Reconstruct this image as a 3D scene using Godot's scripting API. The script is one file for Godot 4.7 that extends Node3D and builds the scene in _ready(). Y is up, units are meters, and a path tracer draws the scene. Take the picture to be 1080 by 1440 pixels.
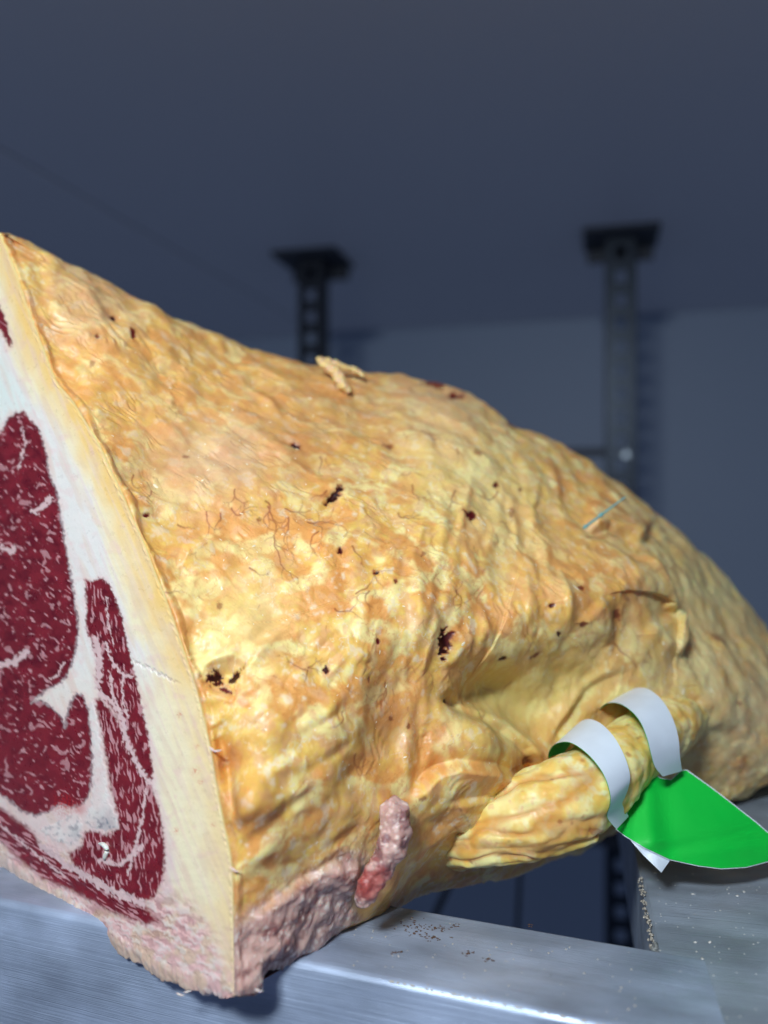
extends Node3D
# A joint of aged beef on an aluminium rack in a cold store. Units are metres, y is up.

const F := 1198.0                      # design scale: a point (u, v, depth) lies on the line through sheet position u, v
const EYE := Vector3(0, 1.45, 0)
const DECK := -0.257                   # top of the rack beam, relative to EYE

var n_low: FastNoiseLite
var n_mid: FastNoiseLite
var n_fine: FastNoiseLite
var n_w0: FastNoiseLite
var n_w1: FastNoiseLite
var n_w2: FastNoiseLite
var n_w3: FastNoiseLite
var n_tone: FastNoiseLite
var n_tone2: FastNoiseLite
var n_film: FastNoiseLite
var n_spot: FastNoiseLite
var n_warp: FastNoiseLite
var n_marb: FastNoiseLite
var n_marb2: FastNoiseLite
var n_cell: FastNoiseLite
var names := {}

# ------------------------------------------------------------------ helpers
func at(u: float, v: float, d: float) -> Vector3:
	return EYE + Vector3((u - 540.0) / F * d, (720.0 - v) / F * d, -d)

func srgb(r: float, g: float, b: float) -> Color:
	return Color(r / 255.0, g / 255.0, b / 255.0).srgb_to_linear()

func ss(a: float, b: float, x: float) -> float:
	var t := clampf((x - a) / (b - a), 0.0, 1.0)
	return t * t * (3.0 - 2.0 * t)

func mk_noise(sd: int, freq: float, octaves: int = 1, kind: int = FastNoiseLite.TYPE_SIMPLEX_SMOOTH) -> FastNoiseLite:
	var n := FastNoiseLite.new()
	n.seed = sd
	n.noise_type = kind
	n.frequency = freq
	if octaves > 1:
		n.fractal_type = FastNoiseLite.FRACTAL_FBM
		n.fractal_octaves = octaves
	else:
		n.fractal_type = FastNoiseLite.FRACTAL_NONE
	return n

func noise_tex(sd: int, freq: float, octaves: int, size: int, lo: float, hi: float, kind: int = FastNoiseLite.TYPE_SIMPLEX_SMOOTH) -> ImageTexture:
	var n := FastNoiseLite.new()
	n.seed = sd
	n.noise_type = kind
	n.frequency = freq
	n.fractal_type = FastNoiseLite.FRACTAL_FBM
	n.fractal_octaves = octaves
	var im := n.get_seamless_image(size, size)
	im.convert(Image.FORMAT_L8)
	if lo > 0.0 or hi < 1.0:
		var d := im.get_data()
		for i in d.size():
			d[i] = int(255.0 * lerpf(lo, hi, d[i] / 255.0))
		im = Image.create_from_data(size, size, false, Image.FORMAT_L8, d)
	return ImageTexture.create_from_image(im)

func numbered(called: String) -> String:
	if not names.has(called):
		names[called] = 0
		return called
	names[called] += 1
	return "%s_%03d" % [called, names[called]]

func tag(o: Node3D, label: String, category: String, group: String = "") -> void:
	o.set_meta("label", label)
	o.set_meta("category", category)
	if group:
		o.set_meta("group", group)

func base(called: String, where: Vector3, label: String, category: String, group: String = "") -> Node3D:
	var o := Node3D.new()
	o.name = numbered(called)
	o.position = where
	add_child(o)
	tag(o, label, category, group)
	return o

func part(called: String, mesh: Mesh, m: Material, parent: Node3D, where: Vector3 = Vector3.ZERO) -> MeshInstance3D:
	var o := MeshInstance3D.new()
	o.name = called
	o.mesh = mesh
	o.material_override = m
	o.position = where
	parent.add_child(o, true)
	return o

func mat(col: Color, rough: float, metal: float = 0.0, spec: float = 0.5) -> StandardMaterial3D:
	var m := StandardMaterial3D.new()
	m.albedo_color = col
	m.roughness = rough
	m.metallic = metal
	m.metallic_specular = spec
	return m

# a box with chamfered long edges, centred on its middle; turn() below places it
func box_into(st: SurfaceTool, c: Vector3, size: Vector3, ch: float, b: Basis = Basis()) -> void:
	var h := size / 2.0
	ch = minf(ch, minf(h.x, minf(h.y, h.z)) * 0.9)
	var faces := [[Vector3.RIGHT, Vector3.UP, Vector3.BACK], [Vector3.UP, Vector3.BACK, Vector3.RIGHT], [Vector3.BACK, Vector3.RIGHT, Vector3.UP]]
	var corner := func(sx: float, sy: float, sz: float, ax: int) -> Vector3:
		var k := Vector3(h.x - ch, h.y - ch, h.z - ch)
		k[ax] += ch
		return Vector3(sx * k.x, sy * k.y, sz * k.z)
	for ax in 3:
		for s in [-1.0, 1.0]:
			var q: Array[Vector3] = []
			for e in [[-1, -1], [1, -1], [1, 1], [-1, 1]]:
				var sg := Vector3.ZERO
				sg[ax] = s
				sg[(ax + 1) % 3] = e[0]
				sg[(ax + 2) % 3] = e[1]
				q.append(corner.call(sg.x, sg.y, sg.z, ax))
			quad(st, q, c, b)
	for ax in 3:   # chamfers along axis ax
		var a1 := (ax + 1) % 3
		var a2 := (ax + 2) % 3
		for s1 in [-1.0, 1.0]:
			for s2 in [-1.0, 1.0]:
				var q: Array[Vector3] = []
				for e in [[-1.0, a1], [1.0, a1], [1.0, a2], [-1.0, a2]]:
					var sg := Vector3.ZERO
					sg[ax] = e[0]
					sg[a1] = s1
					sg[a2] = s2
					q.append(corner.call(sg.x, sg.y, sg.z, e[1]))
				quad(st, q, c, b)
	for sx in [-1.0, 1.0]:
		for sy in [-1.0, 1.0]:
			for sz in [-1.0, 1.0]:
				var t: Array[Vector3] = [corner.call(sx, sy, sz, 0), corner.call(sx, sy, sz, 1), corner.call(sx, sy, sz, 2)]
				tri(st, t[0], t[1], t[2], c, b)

func tri(st: SurfaceTool, p0: Vector3, p1: Vector3, p2: Vector3, c: Vector3, b: Basis) -> void:
	var n := (p1 - p0).cross(p2 - p0)
	var out := (p0 + p1 + p2) / 3.0
	if n.dot(out) > 0.0:
		var k := p1
		p1 = p2
		p2 = k
	for p in [p0, p1, p2]:
		st.add_vertex(b * p + c)

func quad(st: SurfaceTool, q: Array[Vector3], c: Vector3, b: Basis) -> void:
	tri(st, q[0], q[1], q[2], c, b)
	tri(st, q[0], q[2], q[3], c, b)

func begin() -> SurfaceTool:
	var st := SurfaceTool.new()
	st.begin(Mesh.PRIMITIVE_TRIANGLES)
	st.set_smooth_group(-1)
	return st

func done(st: SurfaceTool) -> ArrayMesh:
	st.generate_normals()
	return st.commit()

func box_mesh(size: Vector3, ch: float = 0.002) -> ArrayMesh:
	var st := begin()
	box_into(st, Vector3.ZERO, size, ch)
	return done(st)

# Catmull-Rom through the points, resampled to n points of equal spacing
func curve_table(pts: PackedVector2Array, n: int) -> PackedVector2Array:
	var dense := PackedVector2Array()
	var m := pts.size()
	for i in m - 1:
		for k in 24:
			dense.append(pts[i].cubic_interpolate(pts[i + 1], pts[maxi(i - 1, 0)], pts[mini(i + 2, m - 1)], k / 24.0))
	dense.append(pts[m - 1])
	var length := PackedFloat32Array([0.0])
	for i in range(1, dense.size()):
		length.append(length[i - 1] + dense[i].distance_to(dense[i - 1]))
	var total := length[length.size() - 1]
	var res := PackedVector2Array()
	var k := 0
	for i in n:
		var want := total * i / (n - 1)
		while k < dense.size() - 2 and length[k + 1] < want:
			k += 1
		res.append(dense[k].lerp(dense[k + 1], clampf((want - length[k]) / maxf(length[k + 1] - length[k], 1e-6), 0.0, 1.0)))
	return res

func look(t: PackedVector2Array, x: float) -> Vector2:
	var f := clampf(x, 0.0, 1.0) * (t.size() - 1)
	var i := mini(int(f), t.size() - 2)
	return t[i].lerp(t[i + 1], f - i)

# signed distance to a polygon, negative inside
func poly_sd(p: Vector2, poly: PackedVector2Array) -> float:
	var n := poly.size()
	var best := 1e12
	var inside := false
	var b := poly[n - 1]
	for i in n:
		var a := poly[i]
		var ab := b - a
		var ap := p - a
		var t := clampf(ap.dot(ab) / ab.length_squared(), 0.0, 1.0)
		best = minf(best, (ap - ab * t).length_squared())
		if (a.y > p.y) != (b.y > p.y) and p.x < (b.x - a.x) * (p.y - a.y) / (b.y - a.y) + a.x:
			inside = not inside
		b = a
	return -sqrt(best) if inside else sqrt(best)

func box_of(poly: PackedVector2Array, grow: float) -> Rect2:
	var r := Rect2(poly[0], Vector2.ZERO)
	for p in poly:
		r = r.expand(p)
	return r.grow(grow)

# a grid of vertices split into meshes by the id of each quad's first corner
func grid_meshes(nu: int, nv: int, P: PackedVector3Array, col: PackedColorArray, ids: PackedByteArray, count: int, flip: bool, wrap: bool = false) -> Array[ArrayMesh]:
	var nrm := PackedVector3Array()
	nrm.resize(nu * nv)
	for j in nv:
		for i in nu:
			var i0 := i - 1
			var i1 := i + 1
			if wrap:
				i0 = (i0 + nu) % nu
				i1 = i1 % nu
			else:
				i0 = maxi(i0, 0)
				i1 = mini(i1, nu - 1)
			var du := P[j * nu + i1] - P[j * nu + i0]
			var dv := P[mini(j + 1, nv - 1) * nu + i] - P[maxi(j - 1, 0) * nu + i]
			var n := dv.cross(du).normalized()
			nrm[j * nu + i] = -n if flip else n
	var res: Array[ArrayMesh] = []
	var lists: Array[PackedInt32Array] = []
	for k in count:
		lists.append(PackedInt32Array())
	var cols := nu if wrap else nu - 1
	for j in nv - 1:
		for i in cols:
			var i1 := (i + 1) % nu
			var a := j * nu + i
			var b := j * nu + i1
			var c := (j + 1) * nu + i
			var d := (j + 1) * nu + i1
			var k := ids[a] if count > 1 else 0
			if flip:
				lists[k].append_array([a, c, b, b, c, d])
			else:
				lists[k].append_array([a, b, c, b, d, c])
	for k in count:
		var mesh := ArrayMesh.new()
		if lists[k].size() > 0:
			var arr := []
			arr.resize(Mesh.ARRAY_MAX)
			if count == 1:
				arr[Mesh.ARRAY_VERTEX] = P
				arr[Mesh.ARRAY_NORMAL] = nrm
				arr[Mesh.ARRAY_COLOR] = col
				arr[Mesh.ARRAY_INDEX] = lists[k]
			else:   # keep only the corners in use
				var used := PackedInt32Array()
				used.resize(nu * nv)
				used.fill(-1)
				var v2 := PackedVector3Array()
				var n2 := PackedVector3Array()
				var c2 := PackedColorArray()
				var ix := lists[k]
				for q in ix.size():
					var o := ix[q]
					if used[o] < 0:
						used[o] = v2.size()
						v2.append(P[o])
						n2.append(nrm[o])
						c2.append(col[o])
					ix[q] = used[o]
				arr[Mesh.ARRAY_VERTEX] = v2
				arr[Mesh.ARRAY_NORMAL] = n2
				arr[Mesh.ARRAY_COLOR] = c2
				arr[Mesh.ARRAY_INDEX] = ix
			mesh.add_surface_from_arrays(Mesh.PRIMITIVE_TRIANGLES, arr)
		res.append(mesh)
	return res

# rows of the big grids are worked out side by side
const CAP_U := 640
const CAP_V := 580
const CAP_BACK := 36
const CUT_U := 420
const CUT_V := 700
const CUT_UNDER := 26
var g_left: PackedVector2Array
var g_top: PackedVector2Array
var g_bottom: PackedVector2Array
var g_right: PackedVector2Array
var g_crust: PackedVector2Array
var g_P: PackedVector3Array
var g_UV: PackedVector2Array
var g_N: PackedVector3Array
var g_o: Vector3
var g_final: PackedVector3Array
var g_out: Array = []
var g_set := {}

func in_parallel(what: Callable, count: int) -> void:
	var crew: Array[Thread] = []
	for k in 4:
		var t := Thread.new()
		t.start(share.bind(what, k, count))
		crew.append(t)
	for t in crew:
		t.wait_to_finish()

func share(what: Callable, k: int, count: int) -> void:
	for j in range(k, count, 4):
		what.call(j)

# ------------------------------------------------------------------ the beef: base depth
var tps_p := PackedVector2Array()
var tps_w := PackedFloat64Array()
var tab := PackedFloat32Array()
const TU := 170
const TV := 156
const TSTEP := 8.0
const T0 := Vector2(-70, 250)

func tps_solve(data: Array) -> void:
	var n := data.size()
	var m := n + 3
	var A: Array[PackedFloat64Array] = []
	for i in n:
		tps_p.append(Vector2(data[i].x, data[i].y) / 500.0)
	for i in m:
		var row := PackedFloat64Array()
		row.resize(m + 1)
		A.append(row)
	for i in n:
		for j in n:
			var r2 := tps_p[i].distance_squared_to(tps_p[j])
			A[i][j] = 0.5 * r2 * log(r2) if r2 > 0.0 else 0.0004
		A[i][n] = 1.0
		A[i][n + 1] = tps_p[i].x
		A[i][n + 2] = tps_p[i].y
		A[n][i] = 1.0
		A[n + 1][i] = tps_p[i].x
		A[n + 2][i] = tps_p[i].y
		A[i][m] = data[i].z
	for k in m:
		var best := k
		for i in range(k + 1, m):
			if absf(A[i][k]) > absf(A[best][k]):
				best = i
		var tmp := A[k]
		A[k] = A[best]
		A[best] = tmp
		for i in range(k + 1, m):
			var f := A[i][k] / A[k][k]
			if f != 0.0:
				for j in range(k, m + 1):
					A[i][j] -= f * A[k][j]
	tps_w.resize(m)
	for k in range(m - 1, -1, -1):
		var s := A[k][m]
		for j in range(k + 1, m):
			s -= A[k][j] * tps_w[j]
		tps_w[k] = s / A[k][k]
	tab.resize(TU * TV)
	for j in TV:
		for i in TU:
			var p := (T0 + Vector2(i, j) * TSTEP) / 500.0
			var d := tps_w[n] + tps_w[n + 1] * p.x + tps_w[n + 2] * p.y
			for q in n:
				var r2 := p.distance_squared_to(tps_p[q])
				if r2 > 1e-9:
					d += tps_w[q] * 0.5 * r2 * log(r2)
			tab[j * TU + i] = d

func depth(u: float, v: float) -> float:   # quadratic B-spline over the table
	var x := clampf((u - T0.x) / TSTEP, 1.0, TU - 3.0)
	var y := clampf((v - T0.y) / TSTEP, 1.0, TV - 3.0)
	var i := int(x + 0.5)
	var j := int(y + 0.5)
	var fx := x - i
	var fy := y - j
	var a0 := 0.5 * (0.5 - fx) * (0.5 - fx)
	var a2 := 0.5 * (0.5 + fx) * (0.5 + fx)
	var a1 := 1.0 - a0 - a2
	var b0 := 0.5 * (0.5 - fy) * (0.5 - fy)
	var b2 := 0.5 * (0.5 + fy) * (0.5 + fy)
	var b1 := 1.0 - b0 - b2
	var o := (j - 1) * TU + i - 1
	var r0 := a0 * tab[o] + a1 * tab[o + 1] + a2 * tab[o + 2]
	o += TU
	var r1 := a0 * tab[o] + a1 * tab[o + 1] + a2 * tab[o + 2]
	o += TU
	var r2 := a0 * tab[o] + a1 * tab[o + 1] + a2 * tab[o + 2]
	return b0 * r0 + b1 * r1 + b2 * r2

const CUT_N := Vector3(-0.6114, 0.0268, 0.7909)
func cut_depth(u: float, v: float) -> float:    # the plane of the saw cut
	var r := Vector3((u - 540.0) / F, (720.0 - v) / F, -1.0)
	return -0.3228 / CUT_N.dot(r)

# ------------------------------------------------------------------ the beef: painted marks (veins, blood), kept in sheet positions
const MW := 1300
const MH := 1480
var m_vein := PackedFloat32Array()
var m_blood := PackedFloat32Array()

func stamp(map: PackedFloat32Array, p: Vector2, r: float, k: float) -> void:
	for y in range(maxi(0, int(p.y - r - 2)), mini(MH - 1, int(p.y + r + 3))):
		for x in range(maxi(0, int(p.x - r - 2)), mini(MW - 1, int(p.x + r + 3))):
			var d := Vector2(x, y).distance_to(p)
			var a := k * clampf(r + 0.8 - d, 0.0, 1.0)
			if a > map[y * MW + x]:
				map[y * MW + x] = a

func take(map: PackedFloat32Array, u: float, v: float) -> float:
	if u < 0.0 or v < 0.0 or u > MW - 2 or v > MH - 2:
		return 0.0
	var i := int(u)
	var j := int(v)
	var fx := u - i
	var fy := v - j
	var o := j * MW + i
	return lerpf(lerpf(map[o], map[o + 1], fx), lerpf(map[o + MW], map[o + MW + 1], fx), fy)

func vein(rng: RandomNumberGenerator, p: Vector2, ang: float, length: float, r: float, k: float, depth_left: int) -> void:
	var go := 0.0
	var bend := 0.0
	while go < length:
		bend = bend * 0.6 + rng.randf_range(-0.17, 0.17)
		ang += bend
		p += Vector2.from_angle(ang) * 1.2
		go += 1.2
		stamp(m_vein, p, r * (1.0 - 0.6 * go / length), k * (1.0 - 0.4 * go / length))
		if depth_left > 0 and rng.randf() < 0.045:
			vein(rng, p, ang + (0.7 if rng.randf() < 0.5 else -0.7), (length - go) * 0.7 + 6.0, r * 0.75, k * 0.85, depth_left - 1)

func blood(p: Vector2, rx: float, ry: float, ang: float, k: float) -> void:
	var n: FastNoiseLite = n_spot
	var big := maxf(rx, ry) * 1.8
	for y in range(int(p.y - big), int(p.y + big)):
		for x in range(int(p.x - big), int(p.x + big)):
			if x < 0 or y < 0 or x >= MW or y >= MH:
				continue
			var q := (Vector2(x, y) - p).rotated(-ang)
			var e := Vector2(q.x / rx, q.y / ry).length() + 0.55 * n.get_noise_2d(x, y) + 0.3 * n.get_noise_2d(x * 2.7, y * 2.7 + 90)
			var a := maxf(k * (1.0 - ss(0.6, 0.98, e)), 0.2 * k * (1.0 - ss(0.8, 1.75, e)))
			if a > m_blood[y * MW + x]:
				m_blood[y * MW + x] = a

# ------------------------------------------------------------------ the beef: folds
var ledges := []
var bumps := []

func ledge(pts: PackedVector2Array, amp: float, wide: float, sharp: float = 3.0) -> void:
	sharp = maxf(sharp, 6.5)
	ledges.append({"p": pts, "a": amp, "w": wide, "s": sharp, "box": box_of(pts, wide * 3.0)})

func bump(u: float, v: float, ru: float, rv: float, deg: float, amp: float) -> void:
	bumps.append([u, v, ru, rv, cos(deg_to_rad(deg)), sin(deg_to_rad(deg)), amp, 2.4 * maxf(ru, rv)])

func folds(p: Vector2) -> float:
	var h := 0.0
	for L in ledges:
		var bx: Rect2 = L.box
		if not bx.has_point(p):
			continue
		var pts: PackedVector2Array = L.p
		var best := 1e9
		var side := 1.0
		var along := 0.0
		for i in pts.size() - 1:
			var ab := pts[i + 1] - pts[i]
			var ap := p - pts[i]
			var t := clampf(ap.dot(ab) / ab.length_squared(), 0.0, 1.0)
			var d := (ap - ab * t).length()
			if d < best:
				best = d
				side = 1.0 if ab.cross(ap) > 0.0 else -1.0
				along = (i + t) / (pts.size() - 1)
		var ends: float = ss(0.0, 0.18, along) * ss(1.0, 0.82, along)
		var x := best * side
		var w: float = L.w
		var s: float = L.s
		var prof := exp(-maxf(x, 0.0) / w) * ss(-s, s, x)
		if x < s:
			prof -= 0.20 * exp(-x * x / 160.0) * ss(s, -s, x)
		h += L.a * ends * prof
	for b in bumps:
		var dx: float = p.x - b[0]
		var dy: float = p.y - b[1]
		if absf(dx) > b[7] or absf(dy) > b[7]:
			continue
		var x: float = (dx * b[4] + dy * b[5]) / b[2]
		var y: float = (dy * b[4] - dx * b[5]) / b[3]
		h += b[6] * exp(-(x * x + y * y))
	return h

func gauss(u: float, v: float, cu: float, cv: float, r: float) -> float:
	var q := ((u - cu) * (u - cu) + (v - cv) * (v - cv)) / (r * r)
	return exp(-q) if q < 9.0 else 0.0

# fat: relief in metres and colour, from the place in space (mm) and the run of the grain
func grain(mm: Vector3, deg: float, key: FastNoiseLite, along: float, across: float) -> float:
	var c := cos(deg_to_rad(deg))
	var s := sin(deg_to_rad(deg))
	var x := (c * mm.x - s * mm.y) / along
	var y := (s * mm.x + c * mm.y) / across
	return key.get_noise_3d(x, y, mm.z / across)

func fat_meat() -> StandardMaterial3D:
	var m := StandardMaterial3D.new()
	m.vertex_color_use_as_albedo = true
	m.roughness = 1.0
	m.roughness_texture = noise_tex(5, 0.02, 4, 512, 0.2, 0.68)
	m.metallic_specular = 0.45
	m.uv1_triplanar = true
	m.uv1_scale = Vector3.ONE * 14.0
	m.heightmap_enabled = true
	m.heightmap_texture = noise_tex(6, 0.03, 5, 1024, 0.0, 1.0)
	m.heightmap_scale = 0.011
	m.subsurf_scatter_enabled = true
	m.subsurf_scatter_strength = 0.3
	return m

# ------------------------------------------------------------------ scene
func _ready() -> void:
	# camera, air, exposure
	var cam := Camera3D.new()
	cam.position = EYE
	cam.near = 0.02
	cam.far = 60.0
	var lens := CameraAttributesPhysical.new()
	lens.frustum_focal_length = 12.0 / tan(deg_to_rad(31.0))
	lens.exposure_aperture = 1.8
	lens.frustum_focus_distance = 0.54
	lens.frustum_near = 0.02
	lens.frustum_far = 60.0
	cam.attributes = lens
	cam.current = true
	add_child(cam)
	cam.fov = 62.0
	var we := WorldEnvironment.new()
	var env := Environment.new()
	env.background_mode = Environment.BG_COLOR
	env.background_color = Color(0.30, 0.345, 0.44)
	env.background_energy_multiplier = 1.0
	env.tonemap_mode = Environment.TONE_MAPPER_LINEAR
	env.tonemap_exposure = 1.0
	env.sdfgi_enabled = true
	env.ssao_enabled = true
	env.ssil_enabled = true
	we.environment = env
	add_child(we)
	var lamp_at := EYE + Vector3(-0.34, 0.672, 0.40)
	var area := AreaLight3D.new()
	area.name = "ceiling_lamp_light"
	area.area_size = Vector2(0.26, 0.26)
	area.area_normalize_energy = true
	area.light_color = Color(0.93, 0.97, 1.0)
	area.light_energy = 4.1
	area.area_range = 8.0
	area.shadow_enabled = true
	area.position = lamp_at
	add_child(area)
	area.look_at(EYE + Vector3(-0.1, -0.2, -0.5), Vector3.BACK)

	# noises
	n_low = mk_noise(11, 0.022, 2)
	n_mid = mk_noise(12, 0.06, 2)
	n_fine = mk_noise(13, 0.30, 3)
	n_w0 = mk_noise(14, 1.0, 1)
	n_w1 = mk_noise(15, 1.0, 1)
	n_w2 = mk_noise(16, 1.0, 1)
	n_w3 = mk_noise(17, 1.0, 1)
	n_tone = mk_noise(18, 0.028, 3)
	n_tone2 = mk_noise(19, 0.045, 3)
	n_film = mk_noise(20, 0.075, 3)
	n_spot = mk_noise(21, 0.09, 2)
	n_warp = mk_noise(22, 0.04, 1)
	n_marb = mk_noise(23, 1.0, 1)
	n_marb2 = mk_noise(24, 1.0, 2)
	n_cell = mk_noise(25, 0.11, 1, FastNoiseLite.TYPE_CELLULAR)
	n_cell.cellular_return_type = FastNoiseLite.RETURN_DISTANCE2_SUB
	n_cell.cellular_jitter = 1.0

	build_room(lamp_at)
	build_rack()
	build_beef()
	build_label()
	build_pin()

# ------------------------------------------------------------------ room
func build_room(lamp_at: Vector3) -> void:
	var wallm := mat(Color(0.56, 0.61, 0.68), 0.55)
	var ceilm := mat(Color(0.76, 0.765, 0.79), 0.5)
	var turn := Basis(Vector3.UP, deg_to_rad(-16.0))
	var wall_mid := EYE + Vector3(0.55, 0, -3.16)
	var w := part("wall", box_mesh(Vector3(9.0, 2.6, 0.08), 0.004), wallm, self)
	w.transform = Transform3D(turn, wall_mid + Vector3(0, -0.59, 0) + turn * Vector3(0, 0, -0.04))
	w.set_meta("kind", "structure")
	w.set_meta("label", "blue grey cold store wall behind the rack")
	# ceiling of two panels with a recessed joint between
	var c := Node3D.new()
	c.name = "ceiling"
	c.set_meta("kind", "structure")
	c.set_meta("label", "dark blue grey cold store ceiling of wide panels")
	add_child(c)
	c.transform = Transform3D(turn, EYE + Vector3(0, 0.71, 0))
	for k in [-2, -1, 0, 1]:
		part("panel", box_mesh(Vector3(2.394, 0.06, 9.0), 0.004), ceilm, c, Vector3(-1.18 + k * 2.4 + 1.2, 0.03, 0.9))
	part("backing", box_mesh(Vector3(9.6, 0.04, 9.0), 0.002), mat(Color(0.2, 0.2, 0.22), 0.9), c, Vector3(0.93, 0.082, 0.9))
	# lamp
	var l := base("ceiling_lamp", lamp_at + Vector3(0, 0.02, 0), "small square lamp on the ceiling above the beef", "lamp")
	var glow := mat(Color(0.9, 0.93, 0.96), 0.6)
	glow.emission_enabled = true
	glow.emission = Color(0.95, 0.97, 1.0)
	glow.emission_energy_multiplier = 1.0
	part("housing", box_mesh(Vector3(0.30, 0.03, 0.30), 0.004), mat(Color(0.7, 0.7, 0.7), 0.5), l, Vector3(0, 0.002, 0))
	part("diffuser", box_mesh(Vector3(0.26, 0.004, 0.26), 0.001), glow, l, Vector3(0, -0.015, 0))
	# posts
	var steel := mat(Color(0.13, 0.16, 0.20), 0.36, 0.7)
	var dark := mat(Color(0.16, 0.18, 0.22), 0.55, 0.4)
	post(Vector3(-0.198, 0, -2.38), mat(Color(0.12, 0.14, 0.18), 0.5, 0.5), dark, -14.0, "dark slotted steel post hanging left behind the beef")
	post(Vector3(0.608, 0, -2.19), steel, dark, -14.0, "slotted steel post on the right with a bolt and side bar")
	var rail := base("shelf_rail", EYE + Vector3(0.42, -0.62, -1.66), "dark rail of a shelf seen low behind the roll of fat", "rail")
	rail.rotation.y = deg_to_rad(-14.0)
	part("rail_bar", box_mesh(Vector3(1.6, 0.05, 0.04), 0.004), mat(Color(0.12, 0.14, 0.18), 0.5), rail)
	part("rail_lip", box_mesh(Vector3(1.6, 0.012, 0.07), 0.003), mat(Color(0.14, 0.16, 0.2), 0.5), rail, Vector3(0, 0.031, 0.014))
	for q in [[0.24, "thin dark cable hanging down behind the rack beam", 0.004, 0.0], [0.10, "slanting dark cable behind the hanging fat", 0.007, 0.42]]:
		var st := begin()
		var n := 10
		var p0 := Vector3(0, 0.5, 0)
		for k in 20:
			for s in n:
				var ring: Array[Vector3] = []
				for e in [[k, s], [k, s + 1], [k + 1, s + 1], [k + 1, s]]:
					var y: float = 0.45 - 0.09 * e[0]
					var a: float = TAU * e[1] / n
					ring.append(Vector3(y * q[3] + 0.006 * sin(y * 9.0) + q[2] * cos(a), y, q[2] * sin(a)))
				for o in [ring[0], ring[1], ring[2], ring[0], ring[2], ring[3]]:
					st.add_vertex(o)
		var cb := MeshInstance3D.new()
		cb.name = numbered("cable")
		cb.mesh = done(st)
		cb.material_override = mat(Color(0.06, 0.07, 0.09), 0.5)
		add_child(cb)
		cb.position = EYE + Vector3(q[0], -0.70, -1.52)
		tag(cb, q[1], "cable")

func post(where: Vector3, steel: Material, dark: Material, deg: float, label: String) -> void:
	var p := base("rack_post", EYE + Vector3(where.x, 0.71, where.z), label, "post", "posts fixed to the ceiling")
	p.rotation.y = deg_to_rad(deg)
	# slotted face: two side strips and the webs between the slots
	var tall := 2.16
	for s in [-1.0, 1.0]:
		part("post_strip", box_mesh(Vector3(0.022, tall, 0.004), 0.001), steel, p, Vector3(s * 0.024, -tall / 2.0, 0.02))
	var web := box_mesh(Vector3(0.028, 0.03, 0.004), 0.001)
	for k in 36:
		part("slot_web", web, steel, p, Vector3(0, -0.02 - k * 0.06, 0.0195))
	for s in [-1.0, 1.0]:
		part("post_flange", box_mesh(Vector3(0.004, tall, 0.042), 0.001), dark if s < 0 else steel, p, Vector3(s * 0.037, -tall / 2.0, -0.003))
	part("ceiling_plate", box_mesh(Vector3(0.185, 0.012, 0.18), 0.003), dark, p, Vector3(0, -0.006, 0))
	part("plate_lip", box_mesh(Vector3(0.17, 0.036, 0.006), 0.002), dark, p, Vector3(0, -0.030, -0.07))
	if where.x > 0:
		var bar := part("side_bar", box_mesh(Vector3(0.16, 0.022, 0.022), 0.002), dark, p, Vector3(-0.115, -0.555, -0.01))
		bar.set_meta("label", "short dark side bar bolted to the post")
		var cy := CylinderMesh.new()
		cy.top_radius = 0.007
		cy.bottom_radius = 0.009
		cy.height = 0.014
		cy.radial_segments = 12
		var b := part("bolt", cy, mat(Color(0.6, 0.64, 0.68), 0.3, 0.9), p, Vector3(0.012, -0.565, 0.03))
		b.rotation.x = PI / 2.0

# ------------------------------------------------------------------ rack
var beam_dir := Vector3(0.9367, 0, 0.3502)
var beam_back := Vector3(0.3502, 0, -0.9367)

func brushed(col: Color, seed_: int, rough: float, metal: float) -> StandardMaterial3D:
	var m := mat(col, 1.0, metal)
	m.roughness_texture = noise_tex(seed_, 0.012, 4, 512, rough - 0.14, rough + 0.2)
	m.heightmap_enabled = true
	var n := FastNoiseLite.new()
	n.seed = seed_ + 1
	n.frequency = 0.05
	n.fractal_octaves = 4
	var im := Image.create(512, 1024, false, Image.FORMAT_L8)
	var rng := RandomNumberGenerator.new()
	rng.seed = seed_
	var rowv := PackedFloat32Array()
	for y in 1024:
		rowv.append(rng.randf())
	for y in 1024:
		for x in 512:
			var k := 0.55 * rowv[(y + int(3.0 * sin(x * TAU / 512.0))) & 1023] + 0.45 * (0.5 + 0.5 * n.get_noise_2d(x * 0.25, y * 2.0))
			im.set_pixel(x, y, Color(k, k, k))
	m.albedo_texture = noise_tex(seed_ + 3, 0.008, 5, 512, 0.74, 1.0)
	m.heightmap_texture = ImageTexture.create_from_image(im)
	m.heightmap_scale = 0.035
	m.uv1_triplanar = true
	m.uv1_scale = Vector3(2.5, 5.0, 5.0)
	return m

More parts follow.
